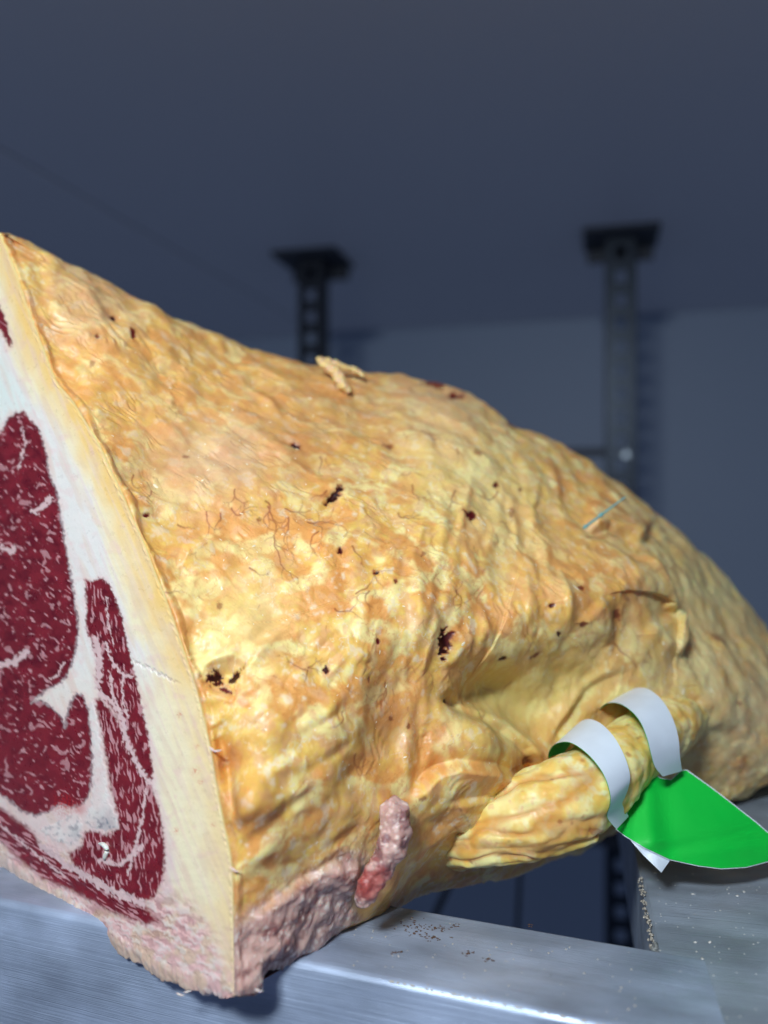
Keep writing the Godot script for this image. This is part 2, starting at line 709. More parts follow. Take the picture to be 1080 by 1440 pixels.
func build_rack() -> void:
	var alu := brushed(Color(0.74, 0.80, 0.90), 31, 0.40, 0.4)
	var front := EYE + Vector3(-0.0211, DECK, -0.4766)
	# beam: rounded box section, in its own axes x along, y up, z towards the front
	var turn := Basis(beam_dir, Vector3.UP, -beam_back)
	var wide := 0.087
	var high := 0.086
	var r := 0.005
	var prof := PackedVector2Array()      # z, y
	for c in [[0, 0, 0], [1, -wide, 0], [2, -wide, -high], [3, 0, -high]]:
		for k in 7:
			var a: float = PI / 2.0 * (c[0] + k / 6.0)
			var mid := Vector2(c[1] + (-r if c[0] in [0, 3] else r), c[2] + (-r if c[0] in [0, 1] else r))
			prof.append(mid + Vector2(cos(a), sin(a)) * r)
	var x0 := -0.55
	var xe := func(z: float) -> float: return 0.2005 + 0.155 * z      # cut to butt on the side member
	var beam := base("rack_beam", front, "scuffed brushed aluminium beam under the front of the beef", "beam")
	beam.basis = turn
	var st := begin()
	var np := prof.size()
	st.set_smooth_group(0)
	var nx := 90
	for k in nx:
		for i in np:
			var a := prof[i]
			var b := prof[(i + 1) % np]
			var q: Array[Vector3] = []
			for e in [[k, a], [k + 1, a], [k + 1, b], [k, b]]:
				var pp: Vector2 = e[1]
				q.append(Vector3(lerpf(x0, xe.call(pp.x), float(e[0]) / nx), pp.y, pp.x))
			for o in [q[0], q[2], q[1], q[0], q[3], q[2]]:
				st.add_vertex(o)
	st.generate_normals()
	part("box_section", st.commit(), alu, beam)
	# side member running away from us
	var sdir := Vector3(0.215, 0, -0.9766).normalized()
	var sright := Vector3(-sdir.z, 0, sdir.x)
	var gal := brushed(Color(0.66, 0.71, 0.77), 41, 0.42, 0.2)
	var corner := EYE + Vector3(0.160, DECK - 0.0006, -0.505)
	var side := base("rack_side_member", corner, "dull grey welded side member of the rack under the green label", "beam")
	side.basis = Basis(sright, Vector3.UP, -sdir)
	var sb := begin()
	box_into(sb, Vector3(0.20, -0.0432, -0.35), Vector3(0.40, 0.0864, 1.10), 0.003)
	part("box_section", done(sb), gal, side)
	# weld bead along the joint
	var rng := RandomNumberGenerator.new()
	rng.seed = 5
	var wb := begin()
	wb.set_smooth_group(0)
	for k in 70:
		var z := lerpf(-0.005, 0.085, k / 69.0) + rng.randf_range(-0.001, 0.001)
		lump(wb, Vector3(rng.randf_range(-0.0012, 0.0015), -0.0004, z), Vector3(rng.randf_range(0.0012, 0.0026), rng.randf_range(0.0006, 0.0013), rng.randf_range(0.001, 0.0022)), rng)
	var bead := part("weld_bead", done(wb), mat(Color(0.52, 0.53, 0.52), 0.55, 0.35), side)
	bead.set_meta("label", "rough pale weld bead where beam and side member meet")
	var cr := begin()
	cr.set_smooth_group(0)
	for k in 70:
		var z := lerpf(-0.002, -0.10, k / 69.0)
		lump(cr, Vector3(rng.randf_range(-0.0022, 0.001), rng.randf_range(-0.004, 0.0006), z), Vector3(rng.randf_range(0.0005, 0.0016), rng.randf_range(0.0005, 0.0012), rng.randf_range(0.0008, 0.0024)), rng)
	var crust := part("crust", done(cr), mat(Color(0.66, 0.63, 0.58), 0.8), side)
	crust.set_meta("label", "crumbly pale crust along the edge of the side member")
	# dirt on the beam: rusty specks and pale crumbs
	var sp := begin()
	sp.set_smooth_group(0)
	var spots := [[598, 1300, 12, 9], [588, 1312, 8, 6], [614, 1306, 10, 4], [640, 1302, 4, 3], [612, 1320, 9, 4], [655, 1340, 5, 3], [690, 1350, 6, 3], [575, 1306, 9, 5], [745, 1302, 3, 2], [560, 1340, 4, 2]]
	for s in spots:
		for k in int(s[2]) * 2:
			var u: float = s[0] + rng.randfn() * s[2]
			var v: float = s[1] + rng.randfn() * s[3] * 0.6
			var d := -DECK * F / (v - 720.0)
			lump(sp, beam.transform.affine_inverse() * (at(u, v, d) + Vector3(0, 0.0001, 0)), Vector3(rng.randf_range(0.0003, 0.0013), 0.00025, rng.randf_range(0.0003, 0.0009)), rng)
	var dirt := part("rust_specks", done(sp), mat(Color(0.36, 0.24, 0.15), 0.85), beam)
	dirt.set_meta("kind", "stuff")
	var cp := begin()
	cp.set_smooth_group(0)
	for k in 90:
		var u := rng.randf_range(470, 900)
		var v := rng.randf_range(1290, 1435)
		var d := -DECK * F / (v - 720.0)
		var lp := beam.transform.affine_inverse() * at(u, v, d)
		if lp.z < -0.002 and lp.z > -0.085 and lp.x < 0.19:
			lump(cp, lp, Vector3(rng.randf_range(0.0003, 0.0009), 0.0004, rng.randf_range(0.0003, 0.0008)), rng)
	for k in 40:     # along the bright front edge
		var x := rng.randf_range(0.02, 0.19)
		lump(cp, Vector3(x, -0.0012, -0.0012), Vector3(rng.randf_range(0.0006, 0.002), 0.0007, 0.0007), rng)
	var crumb := part("fat_crumbs", done(cp), mat(Color(0.74, 0.70, 0.64), 0.6), beam)
	crumb.set_meta("kind", "stuff")
	var cq := begin()
	cq.set_smooth_group(0)
	for k in 150:
		var c := Vector3(rng.randf_range(0.003, 0.12), 0.0002, rng.randf_range(-0.12, 0.12))
		var big := rng.randf() < 0.12
		lump(cq, c, Vector3(rng.randf_range(0.0003, 0.0008), 0.0003, rng.randf_range(0.0003, 0.0008)) * (2.4 if big else 1.0), rng)
	var bits := part("fat_crumbs", done(cq), mat(Color(0.78, 0.77, 0.74), 0.6), side)
	bits.set_meta("kind", "stuff")

func lump(st: SurfaceTool, c: Vector3, s: Vector3, rng: RandomNumberGenerator) -> void:
	var ring: Array[Vector3] = []
	var n := 6
	for k in n:
		var a := TAU * k / n
		ring.append(c + Vector3(cos(a) * s.x, 0, sin(a) * s.z) * rng.randf_range(0.7, 1.2))
	var top := c + Vector3(rng.randf_range(-0.3, 0.3) * s.x, s.y, rng.randf_range(-0.3, 0.3) * s.z)
	var low := c - Vector3(0, s.y, 0)
	for k in n:
		var a := ring[k]
		var b := ring[(k + 1) % n]
		for o in [a, b, top, b, a, low]:
			st.add_vertex(o)

# ------------------------------------------------------------------ the beef
const EDGE := [Vector2(-1, 327), Vector2(18, 375), Vector2(38, 432), Vector2(60, 490), Vector2(78, 535), Vector2(100, 562), Vector2(122, 597), Vector2(140, 628), Vector2(152, 655), Vector2(170, 692), Vector2(185, 727), Vector2(205, 772), Vector2(222, 817), Vector2(240, 862), Vector2(262, 928), Vector2(275, 966), Vector2(285, 1006), Vector2(297, 1060), Vector2(305, 1112), Vector2(315, 1162), Vector2(325, 1215), Vector2(328, 1300), Vector2(330, 1401)]
const TOP := [Vector2(-1, 327), Vector2(70, 352), Vector2(110, 378), Vector2(165, 405), Vector2(255, 450), Vector2(360, 491), Vector2(445, 512), Vector2(520, 527), Vector2(580, 531), Vector2(650, 550), Vector2(690, 575), Vector2(720, 596), Vector2(800, 631), Vector2(870, 681), Vector2(940, 736), Vector2(1000, 791), Vector2(1050, 848), Vector2(1085, 893), Vector2(1190, 985)]
const BOTTOM := [Vector2(330, 1401), Vector2(364, 1392), Vector2(376, 1366), Vector2(430, 1344), Vector2(480, 1318), Vector2(530, 1298), Vector2(562, 1278), Vector2(600, 1256), Vector2(650, 1248), Vector2(720, 1230), Vector2(800, 1200), Vector2(870, 1165), Vector2(930, 1148), Vector2(1000, 1130), Vector2(1050, 1124), Vector2(1085, 1100), Vector2(1190, 1050)]

func pts(a: Array) -> PackedVector2Array:
	var r := PackedVector2Array()
	for k in range(0, a.size(), 2):
		r.append(Vector2(a[k], a[k + 1]))
	return r

func shape_beef() -> void:
	var data: Array = []
	for k in range(0, EDGE.size(), 2):
		data.append(Vector3(EDGE[k].x, EDGE[k].y, cut_depth(EDGE[k].x, EDGE[k].y)))
	for q in [[70, 352, 0.645], [165, 405, 0.67], [255, 450, 0.70], [360, 491, 0.73], [520, 527, 0.76], [650, 550, 0.775], [800, 631, 0.79], [940, 736, 0.80], [1085, 893, 0.82], [1190, 985, 0.84],
			[150, 480, 0.622], [250, 550, 0.635], [450, 600, 0.66], [650, 630, 0.685], [830, 720, 0.715], [960, 800, 0.745],
			[220, 680, 0.567], [300, 650, 0.59], [400, 720, 0.577], [500, 700, 0.602], [650, 720, 0.625], [800, 780, 0.65], [950, 860, 0.70], [1085, 1000, 0.735],
			[330, 850, 0.522], [430, 900, 0.515], [360, 1000, 0.481], [420, 1080, 0.479], [350, 1130, 0.460], [400, 1170, 0.471], [500, 980, 0.515], [610, 880, 0.548], [560, 1040, 0.528], [620, 960, 0.552],
			[700, 880, 0.585], [780, 870, 0.606], [850, 900, 0.633], [900, 800, 0.668], [740, 1000, 0.608], [690, 1050, 0.562], [850, 990, 0.645], [980, 960, 0.680], [1050, 1060, 0.715], [960, 1080, 0.70],
			[450, 1230, 0.492], [400, 1330, 0.478], [352, 1392, 0.462], [540, 1220, 0.523], [560, 1278, 0.555], [480, 1318, 0.515], [600, 1250, 0.58], [640, 1150, 0.552], [560, 1150, 0.521], [800, 1150, 0.64], [800, 1200, 0.66], [930, 1148, 0.70], [1050, 1124, 0.735], [1190, 1050, 0.79]]:
		data.append(Vector3(q[0], q[1], q[2]))
	tps_solve(data)
	# overhanging lips and sheet edges; the raised side is to the right of the way each line runs (on the sheet, y down)
	ledge(pts([560, 1142, 585, 1112, 610, 1086, 640, 1074, 690, 1078, 720, 1092, 746, 1094, 754, 1080, 740, 1052, 715, 1024, 690, 1006, 655, 996, 630, 984]), 0.014, 80, 9)
	ledge(pts([884, 940, 850, 950, 822, 972, 800, 1002, 782, 1032, 758, 1062]), 0.006, 26, 6)
	bump(672, 1046, 74, 40, 28, 0.012)
	ledge(pts([430, 1160, 475, 1112, 508, 1062, 524, 1000, 528, 950, 524, 905, 529, 868, 522, 830, 506, 796]), -0.0, 50, 6)
	ledge(pts([906, 770, 880, 752, 852, 742, 822, 744]).duplicate(), -0.0, 30, 2.5)
	ledge(pts([506, 796, 522, 830, 529, 868, 524, 905, 528, 950, 524, 1000, 508, 1062, 475, 1112, 430, 1160]), 0.006, 70, 24)
	ledge(pts([905, 766, 884, 753, 856, 742, 822, 745]), 0.016, 34, 2.5)
	ledge(pts([902, 772, 928, 800, 944, 832, 950, 856, 930, 856]), 0.015, 36, 3)
	ledge(pts([946, 852, 963, 878, 966, 900, 950, 928]), 0.013, 36, 3)
	ledge(pts([840, 838, 858, 858, 862, 884, 846, 906]), 0.008, 40, 10)
	ledge(pts([760, 905, 720, 915, 690, 935, 655, 962, 632, 984]), 0.004, 50, 16)
	ledge(pts([690, 1170, 640, 1166, 600, 1190, 570, 1230]), 0.006, 30, 3)
	ledge(pts([620, 1130, 680, 1118, 730, 1128, 760, 1120]), 0.006, 22, 3)
	ledge(pts([280, 962, 320, 990, 350, 960, 345, 935]), 0.0, 14, 2)
	ledge(pts([500, 1206, 505, 1232, 494, 1262]), 0.006, 30, 2)
	ledge(pts([345, 1292, 372, 1280, 396, 1260, 430, 1238, 462, 1214, 500, 1200]), 0.005, 40, 2)
	ledge(pts([140, 690, 230, 668, 300, 672]), 0.0016, 26, 3)
	ledge(pts([300, 455, 330, 520, 380, 560, 420, 625]), 0.002, 30, 6)
	ledge(pts([250, 800, 262, 770, 300, 755, 345, 765]), 0.004, 20, 3)
	ledge(pts([346, 938, 330, 926, 300, 930, 286, 944]), 0.003, 16, 5)
	ledge(pts([284, 958, 300, 974, 326, 982, 352, 966]), 0.003, 14, 5)
	ledge(pts([644, 880, 650, 905, 640, 930, 622, 938]), 0.0018, 18, 6)
	ledge(pts([440, 640, 400, 640, 340, 632, 280, 640]), 0.003, 24, 8)
	ledge(pts([700, 690, 640, 650, 560, 625, 500, 600]), 0.004, 40, 12)
	# hollows and swellings
	bump(735, 1000, 74, 36, 30, -0.024)
	bump(688, 975, 52, 26, -35, -0.022)
	bump(800, 960, 60, 34, -25, -0.014)
	bump(642, 988, 18, 8, 20, -0.012)
	bump(752, 1082, 16, 14, 0, -0.014)
	bump(800, 850, 52, 40, 10, 0.010)
	bump(720, 870, 60, 32, -30, 0.007)
	bump(925, 905, 34, 30, 0, 0.007)
	bump(885, 930, 26, 22, 0, 0.005)
	bump(960, 905, 30, 60, -20, -0.004)
	bump(985, 1000, 50, 60, 30, 0.007)
	bump(318, 948, 20, 12, -20, -0.007)
	bump(352, 962, 14, 12, 0, 0.003)
	bump(300, 928, 20, 8, -20, 0.002)
	bump(312, 1062, 14, 34, -8, -0.009)
	bump(322, 1128, 12, 40, -12, -0.007)
	bump(362, 1110, 26, 46, 20, 0.005)
	bump(400, 1010, 60, 36, -35, 0.004)
	bump(470, 1020, 40, 60, 10, 0.005)
	bump(352, 1200, 16, 46, 35, 0.003)
	bump(385, 1185, 14, 46, 40, 0.003)
	bump(560, 930, 16, 70, 4, -0.004)
	bump(585, 860, 14, 40, 0, 0.003)
	bump(660, 905, 22, 30, 20, 0.005)
	bump(622, 905, 14, 26, 0, -0.005)
	bump(470, 698, 16, 8, -35, -0.004)
	bump(162, 446, 16, 10, 30, -0.006)
	bump(130, 420, 14, 40, -30, 0.004)
	bump(95, 395, 20, 30, -20, -0.003)
	bump(60, 400, 12, 40, -18, -0.004)
	bump(230, 480, 60, 24, 25, 0.004)
	bump(300, 520, 90, 20, 22, -0.003)
	bump(430, 560, 60, 20, 20, 0.003)
	bump(520, 545, 40, 20, 10, 0.004)
	bump(640, 600, 60, 30, 30, 0.004)
	bump(760, 660, 60, 30, 35, 0.003)
	bump(420, 628, 20, 8, 15, -0.003)
	bump(300, 640, 90, 18, -4, -0.003)
	bump(345, 880, 40, 26, -30, 0.004)
	bump(280, 900, 20, 40, 0, -0.003)
	bump(480, 800, 50, 60, 0, 0.003)
	bump(610, 790, 50, 70, 0, 0.003)
	bump(1040, 950, 40, 90, -25, 0.006)
	bump(660, 1010, 40, 20, 25, 0.004)
	bump(480, 790, 12, 80, -10, -0.002)
	bump(600, 1200, 50, 16, -25, 0.004)
	# long soft wrinkles that run down the middle, and slanting ones over the belly
	var rw := RandomNumberGenerator.new()
	rw.seed = 44
	for k in 46:
		var u := rw.randf_range(540, 800)
		var v := rw.randf_range(700, 900) + 0.2 * (670.0 - u)
		bump(u, v, rw.randf_range(5, 10), rw.randf_range(22, 52), rw.randf_range(-12, 14) + (u - 640.0) * -0.06, rw.randf_range(0.0012, 0.003))
	for k in 14:
		bump(rw.randf_range(545, 620), rw.randf_range(930, 1090), rw.randf_range(6, 10), rw.randf_range(30, 60), rw.randf_range(-6, 12), rw.randf_range(-0.0022, 0.0024))
	for k in 40:
		bump(rw.randf_range(290, 500), rw.randf_range(900, 1200), rw.randf_range(6, 12), rw.randf_range(20, 48), rw.randf_range(38, 62), rw.randf_range(-0.002, 0.003))
	for k in 40:
		var u := rw.randf_range(40, 480)
		bump(u, 400.0 + 0.34 * u + rw.randf_range(10, 140), rw.randf_range(22, 50), rw.randf_range(5, 9), rw.randf_range(14, 38), rw.randf_range(-0.0018, 0.0024))
	for k in 26:
		var u := rw.randf_range(820, 1080)
		bump(u, 740.0 + 0.6 * (u - 820.0) + rw.randf_range(10, 160), rw.randf_range(6, 12), rw.randf_range(20, 50), rw.randf_range(-50, -20), rw.randf_range(-0.002, 0.0026))

const LUMPS := [30.0, 66.0, 98.0, -42.0]

func dir_weights(u: float, v: float) -> Vector4:
	var w := Vector4(
		gauss(u, v, 200, 480, 260) + gauss(u, v, 520, 570, 200) + 0.6 * gauss(u, v, 250, 700, 160),
		gauss(u, v, 880, 760, 200) + gauss(u, v, 1020, 900, 200) + 0.3 * gauss(u, v, 700, 650, 160),
		gauss(u, v, 600, 880, 220) + gauss(u, v, 700, 800, 200) + gauss(u, v, 560, 1080, 130),
		gauss(u, v, 360, 940, 190) + gauss(u, v, 390, 1120, 200) + 0.5 * gauss(u, v, 640, 1200, 120)) + Vector4.ONE * 0.02
	return w / (w.x + w.y + w.z + w.w)

func fat_relief(mm: Vector3, w: Vector4, rough: float) -> Vector3:
	# x: height in mm, y: how much of it is crease
	var h: float = 3.6 * n_low.get_noise_3dv(mm) + 0.9 * n_mid.get_noise_3dv(mm)
	var wp := mm + Vector3(n_warp.get_noise_3dv(mm), n_warp.get_noise_3d(mm.y + 50.0, mm.z, mm.x), n_warp.get_noise_3d(mm.z, mm.x - 70.0, mm.y)) * 7.0
	var a := 0.0
	var line := 0.0
	var keys: Array[FastNoiseLite] = [n_w0, n_w1, n_w2, n_w3]
	for k in 4:
		if w[k] > 0.08:
			var g1 := grain(wp, LUMPS[k], keys[k], 40.0, 15.0)
			var g2 := grain(wp, LUMPS[k] + 14.0, keys[3 - k], 18.0, 6.5)
			a += w[k] * (2.3 * sqrt(g1 * g1 + 0.006) - 0.95)
			var g3 := grain(wp, LUMPS[k] - 8.0, keys[(k + 1) % 4], 30.0, 5.0)
			line += w[k] * (exp(-g2 * g2 / 0.0035) + exp(-g3 * g3 / 0.002))
			a += 0.45 * w[k] * (2.3 * sqrt(g2 * g2 + 0.008) - 0.95)
	var c: float = n_cell.get_noise_3dv(wp)
	var f: float = n_fine.get_noise_3dv(mm)
	var patch: float = 0.5 + 0.5 * n_film.get_noise_3d(mm.x * 0.5, mm.y * 0.5, mm.z * 0.5)
	var busy := 0.14 + 0.75 * ss(-0.1, 0.42, n_tone.get_noise_3d(mm.z, mm.x + 40.0, mm.y))
	h += rough * (busy * (0.95 * a + 0.35 * patch * (c + 0.5)) + 0.03 * f)
	line *= 0.25 + 0.75 * busy
	h -= rough * 0.16 * line
	return Vector3(h, a, line)

var c_yellow := srgb(237, 196, 102)
var c_pale := srgb(246, 228, 156)
var c_orange := srgb(232, 168, 94)
var c_amber := srgb(206, 130, 60)
var c_pink := srgb(230, 178, 132)
var c_film := srgb(234, 216, 188)
var c_brown := srgb(150, 98, 66)
var c_olive := srgb(208, 190, 118)
var c_red := srgb(120, 22, 18)
var c_black := srgb(46, 8, 10)
var c_vein := srgb(140, 44, 30)
var c_tan := srgb(186, 132, 84)

func fat_color(mm: Vector3, relief: Vector3, u: float, v: float) -> Color:
	var t1: float = n_tone.get_noise_3dv(mm)
	var t2: float = n_tone2.get_noise_3d(mm.x * 0.7 + 300.0, mm.y * 0.7, mm.z * 0.7)
	var t3: float = n_film.get_noise_3d(mm.x, mm.y + 200.0, mm.z)
	var f: float = n_fine.get_noise_3d(mm.x * 0.7, mm.y * 0.7, mm.z * 0.7 + 60.0)
	var c := c_yellow.lerp(c_orange, ss(-0.15, 0.25, t1 + 0.2 * f))
	c = c.lerp(c_pale, 0.9 * ss(0.0, 0.3, t2 + 0.10 * relief.y))
	c = c.lerp(c_pink, 0.6 * ss(0.08, 0.4, t3 - 0.3 * t1))
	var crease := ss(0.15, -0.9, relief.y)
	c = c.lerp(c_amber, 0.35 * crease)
	c = c.lerp(c_tan.lerp(c_amber, 0.4), 0.32 * minf(1.0, relief.z) * ss(-0.35, 0.2, t3 + 0.4 * f + 0.1))
	# thin dried film: pale grey threads that follow the grain
	c = c.lerp(c_film, 0.65 * ss(0.12, 0.42, relief.y * 0.30 - t3 * 0.5 - t2 * 0.3 + 0.35 * f))
	# edges of torn membrane: pale threads, and warmer lines in the folds
	var e1 := absf(n_film.get_noise_3d(mm.x * 0.9 + 400.0, mm.y * 0.9, mm.z * 0.9) + 0.12 * f)
	c = c.lerp(c_film.lightened(0.12), 0.55 * ss(0.055, 0.01, e1) * ss(-0.1, 0.25, t2 - t1))
	var e2 := absf(n_tone2.get_noise_3d(mm.x * 1.5, mm.y * 1.5 + 800.0, mm.z * 1.5) + 0.10 * f)
	c = c.lerp(c_amber, 0.5 * ss(0.05, 0.008, e2) * ss(-0.1, 0.3, t1))
	# broad tints
	c = c.lerp(c_orange, 0.45 * gauss(u, v, 190, 540, 130) + 0.5 * gauss(u, v, 770, 800, 80) + 0.3 * gauss(u, v, 420, 540, 110) + 0.25 * gauss(u, v, 300, 760, 100))
	c = c.lerp(c_amber, 0.75 * gauss(u, v, 312, 1070, 26) + 0.75 * gauss(u, v, 326, 1135, 24) + 0.4 * gauss(u, v, 560, 1020, 60) + 0.3 * gauss(u, v, 380, 610, 60) + 0.5 * gauss(u, v, 880, 850, 40))
	c = c.lerp(c_pale, 0.55 * gauss(u, v, 345, 880, 60) + 0.4 * gauss(u, v, 640, 640, 80) + 0.4 * gauss(u, v, 700, 720, 60) + 0.5 * gauss(u, v, 1020, 820, 60))
	c = c.lerp(c_olive, 0.8 * gauss(u, v, 720, 990, 70) + 0.6 * gauss(u, v, 820, 950, 60) + 0.35 * gauss(u, v, 1000, 980, 120) + 0.4 * gauss(u, v, 980, 800, 70))
	c = c.lerp(c_film.lerp(c_pink, 0.5), 0.45 * gauss(u, v, 270, 655, 60) + 0.4 * gauss(u, v, 340, 640, 50) + 0.35 * gauss(u, v, 120, 420, 60) + 0.35 * gauss(u, v, 620, 560, 70) + 0.4 * gauss(u, v, 1060, 1010, 60))
	c = c.lerp(c_film.lerp(c_olive, 0.6), 0.5 * ss(820.0, 1020.0, u) * ss(-0.3, 0.3, t2 + 0.3))
	c = c.lerp(c_tan, 0.4 * gauss(u, v, 480, 560, 90) + 0.45 * gauss(u, v, 120, 420, 55) + 0.4 * gauss(u, v, 260, 655, 55) + 0.3 * gauss(u, v, 420, 640, 50) + 0.3 * gauss(u, v, 860, 745, 40) + 0.4 * gauss(u, v, 560, 1010, 55) + 0.35 * gauss(u, v, 480, 1150, 60) + 0.3 * gauss(u, v, 640, 560, 60))
	return c

func build_beef() -> void:
	shape_beef()
	m_vein.resize(MW * MH)
	m_blood.resize(MW * MH)
	var rng := RandomNumberGenerator.new()
	rng.seed = 77
	for q in [[372, 706, 0.3, 60], [376, 712, 1.2, 60], [400, 715, 0.4, 40], [385, 755, 1.0, 70], [432, 733, 0.9, 66], [448, 750, 2.2, 36], [405, 728, 1.5, 46], [330, 690, 1.9, 30], [190, 665, 1.8, 34], [213, 690, 1.7, 26], [325, 715, 1.2, 44], [290, 720, 1.4, 32], [310, 722, 1.5, 26], [250, 735, 1.2, 26],
			[494, 770, 0.6, 30], [525, 800, 1.2, 30], [470, 855, 0.7, 44], [430, 942, 2.9, 30], [432, 940, -0.6, 22], [432, 942, 1.5, 18], [232, 832, 0.7, 18], [500, 835, -0.7, 40], [520, 830, 1.9, 30], [640, 690, 1.8, 30], [590, 610, 0.5, 30], [700, 690, 1.7, 40], [865, 905, 0.8, 46], [450, 640, 0.9, 30], [640, 830, 1.6, 36], [560, 720, 1.3, 36], [350, 800, 1.2, 30], [460, 690, 2.4, 26], [580, 680, 1.4, 30], [480, 1000, 2.2, 40], [500, 1060, 2.0, 40], [545, 960, 1.7, 40]]:
		vein(rng, Vector2(q[0], q[1]), q[2], q[3], 1.0, 0.75, 2)
	for k in 90:
		vein(rng, Vector2(rng.randf_range(140, 980), rng.randf_range(560, 1000)), rng.randf_range(0.4, 2.4), rng.randf_range(6, 20), 0.7, 0.5, 1)
	for q in [[470, 698, 15, 6, -0.6, 1.0], [476, 690, 6, 6, 0, 1.0], [622, 905, 7, 24, 0.1, 0.95], [630, 900, 5, 18, 0.1, 0.8], [302, 953, 12, 11, 0, 1.0], [330, 950, 16, 5, -0.7, 0.95], [315, 970, 12, 4, 0.4, 0.7], [660, 725, 11, 6, 0.5, 0.75], [458, 943, 4, 8, 0.3, 0.9], [415, 627, 8, 4, 0.2, 0.95], [528, 806, 5, 3, 0.4, 0.95], [782, 891, 4, 4, 0, 1.0], [705, 925, 6, 3, -0.6, 0.9], [752, 920, 12, 4, -0.5, 0.6], [697, 683, 4, 5, 0, 0.8], [160, 446, 5, 4, 0, 0.95], [815, 829, 7, 5, 0.6, 0.6], [868, 864, 7, 12, -0.5, 0.55], [816, 878, 4, 7, 0.2, 0.6], [771, 853, 4, 3, 0, 0.8], [530, 902, 3, 5, 0, 0.7], [612, 540, 22, 5, 0.15, 0.6], [642, 555, 12, 4, 0.1, 0.7], [478, 776, 4, 6, 0.3, 0.8], [365, 730, 4, 4, 0, 0.4], [206, 725, 5, 4, 0, 0.7], [135, 474, 5, 4, 0.3, 0.6], [186, 470, 4, 8, -0.5, 0.7], [130, 510, 5, 6, 0, 0.35], [740, 1070, 9, 8, 0.3, 0.7], [720, 1095, 22, 5, -0.15, 0.5], [630, 985, 5, 4, 0, 0.8], [308, 852, 5, 6, 0, 0.4], [555, 820, 3, 4, 0, 0.6], [595, 780, 5, 4, 0, 0.4], [730, 690, 3, 3, 0, 0.6], [720, 720, 5, 8, 0.4, 0.4], [545, 628, 8, 4, 0.2, 0.5], [880, 840, 8, 4, 0.8, 0.35], [1010, 900, 16, 6, 0.7, 0.35], [1035, 990, 4, 3, 0.2, 0.4], [1045, 1075, 12, 16, 0, 0.3], [720, 595, 8, 4, 0.7, 0.7], [670, 640, 6, 4, 0.6, 0.4], [10, 333, 4, 3, 0, 0.6], [262, 640, 5, 3, 0, 0.4], [550, 1010, 4, 3, 0.4, 0.4], [575, 1020, 3, 5, 0.2, 0.5], [518, 955, 3, 6, 0.1, 0.5], [590, 1120, 6, 3, -0.4, 0.4]]:
		blood(Vector2(q[0], q[1]), q[2], q[3], q[4], q[5])
	var fat := fat_meat()
	var joint := base("beef_joint", EYE + Vector3(-0.02, DECK, -0.55), "large aged rib joint of beef with marbled red cut face and yellow fat cap", "meat")
	joint.set_meta("category", "beef joint")
	var o := joint.position
	build_cap(joint, o, fat)
	build_cut(joint, o)
	build_extras(joint, o, fat)

func cap_shape(jj: int) -> void:
	var nu := CAP_U
	var nv := CAP_V
	var p00 := g_left[0]
	var p01 := g_left[g_left.size() - 1]
	var p10 := g_right[0]
	var p11 := g_right[g_right.size() - 1]
	var P := PackedVector3Array()
	var UV := PackedVector2Array()
	var t := float(jj) / (nv - 1)
	t = 0.65 * t + 0.35 * t * t
	var pl := look(g_left, t)
	var pr := look(g_right, t)
	for i in nu:
		var s := float(i) / (nu - 1)
		s = 0.8 * s + 0.2 * s * s
		var pt := look(g_top, s)
		var pb := look(g_bottom, s)
		var q := pl * (1.0 - s) + pr * s + pt * (1.0 - t) + pb * t - (p00 * (1.0 - s) * (1.0 - t) + p10 * s * (1.0 - t) + p01 * (1.0 - s) * t + p11 * s * t)
		var u := q.x
		var v := q.y
		var d := depth(u, v)
		var e := q.distance_to(pt)
		if e < 46.0:
			var k := 1.0 - e / 46.0
			d += 0.028 * (1.0 - sqrt(maxf(0.0, 1.0 - k * k)))
		var eb := q.distance_to(pb)
		if eb < 34.0:
			var k := 1.0 - eb / 34.0
			d += (0.016 * ss(0.0, 0.12, s)) * (1.0 - sqrt(maxf(0.0, 1.0 - k * k)))
		var es := q.distance_to(pl)
		d = lerpf(cut_depth(u, v), d, ss(0.0, 16.0, es))
		P.append(at(u, v, d))
		UV.append(q)
	g_out[jj] = [P, UV]

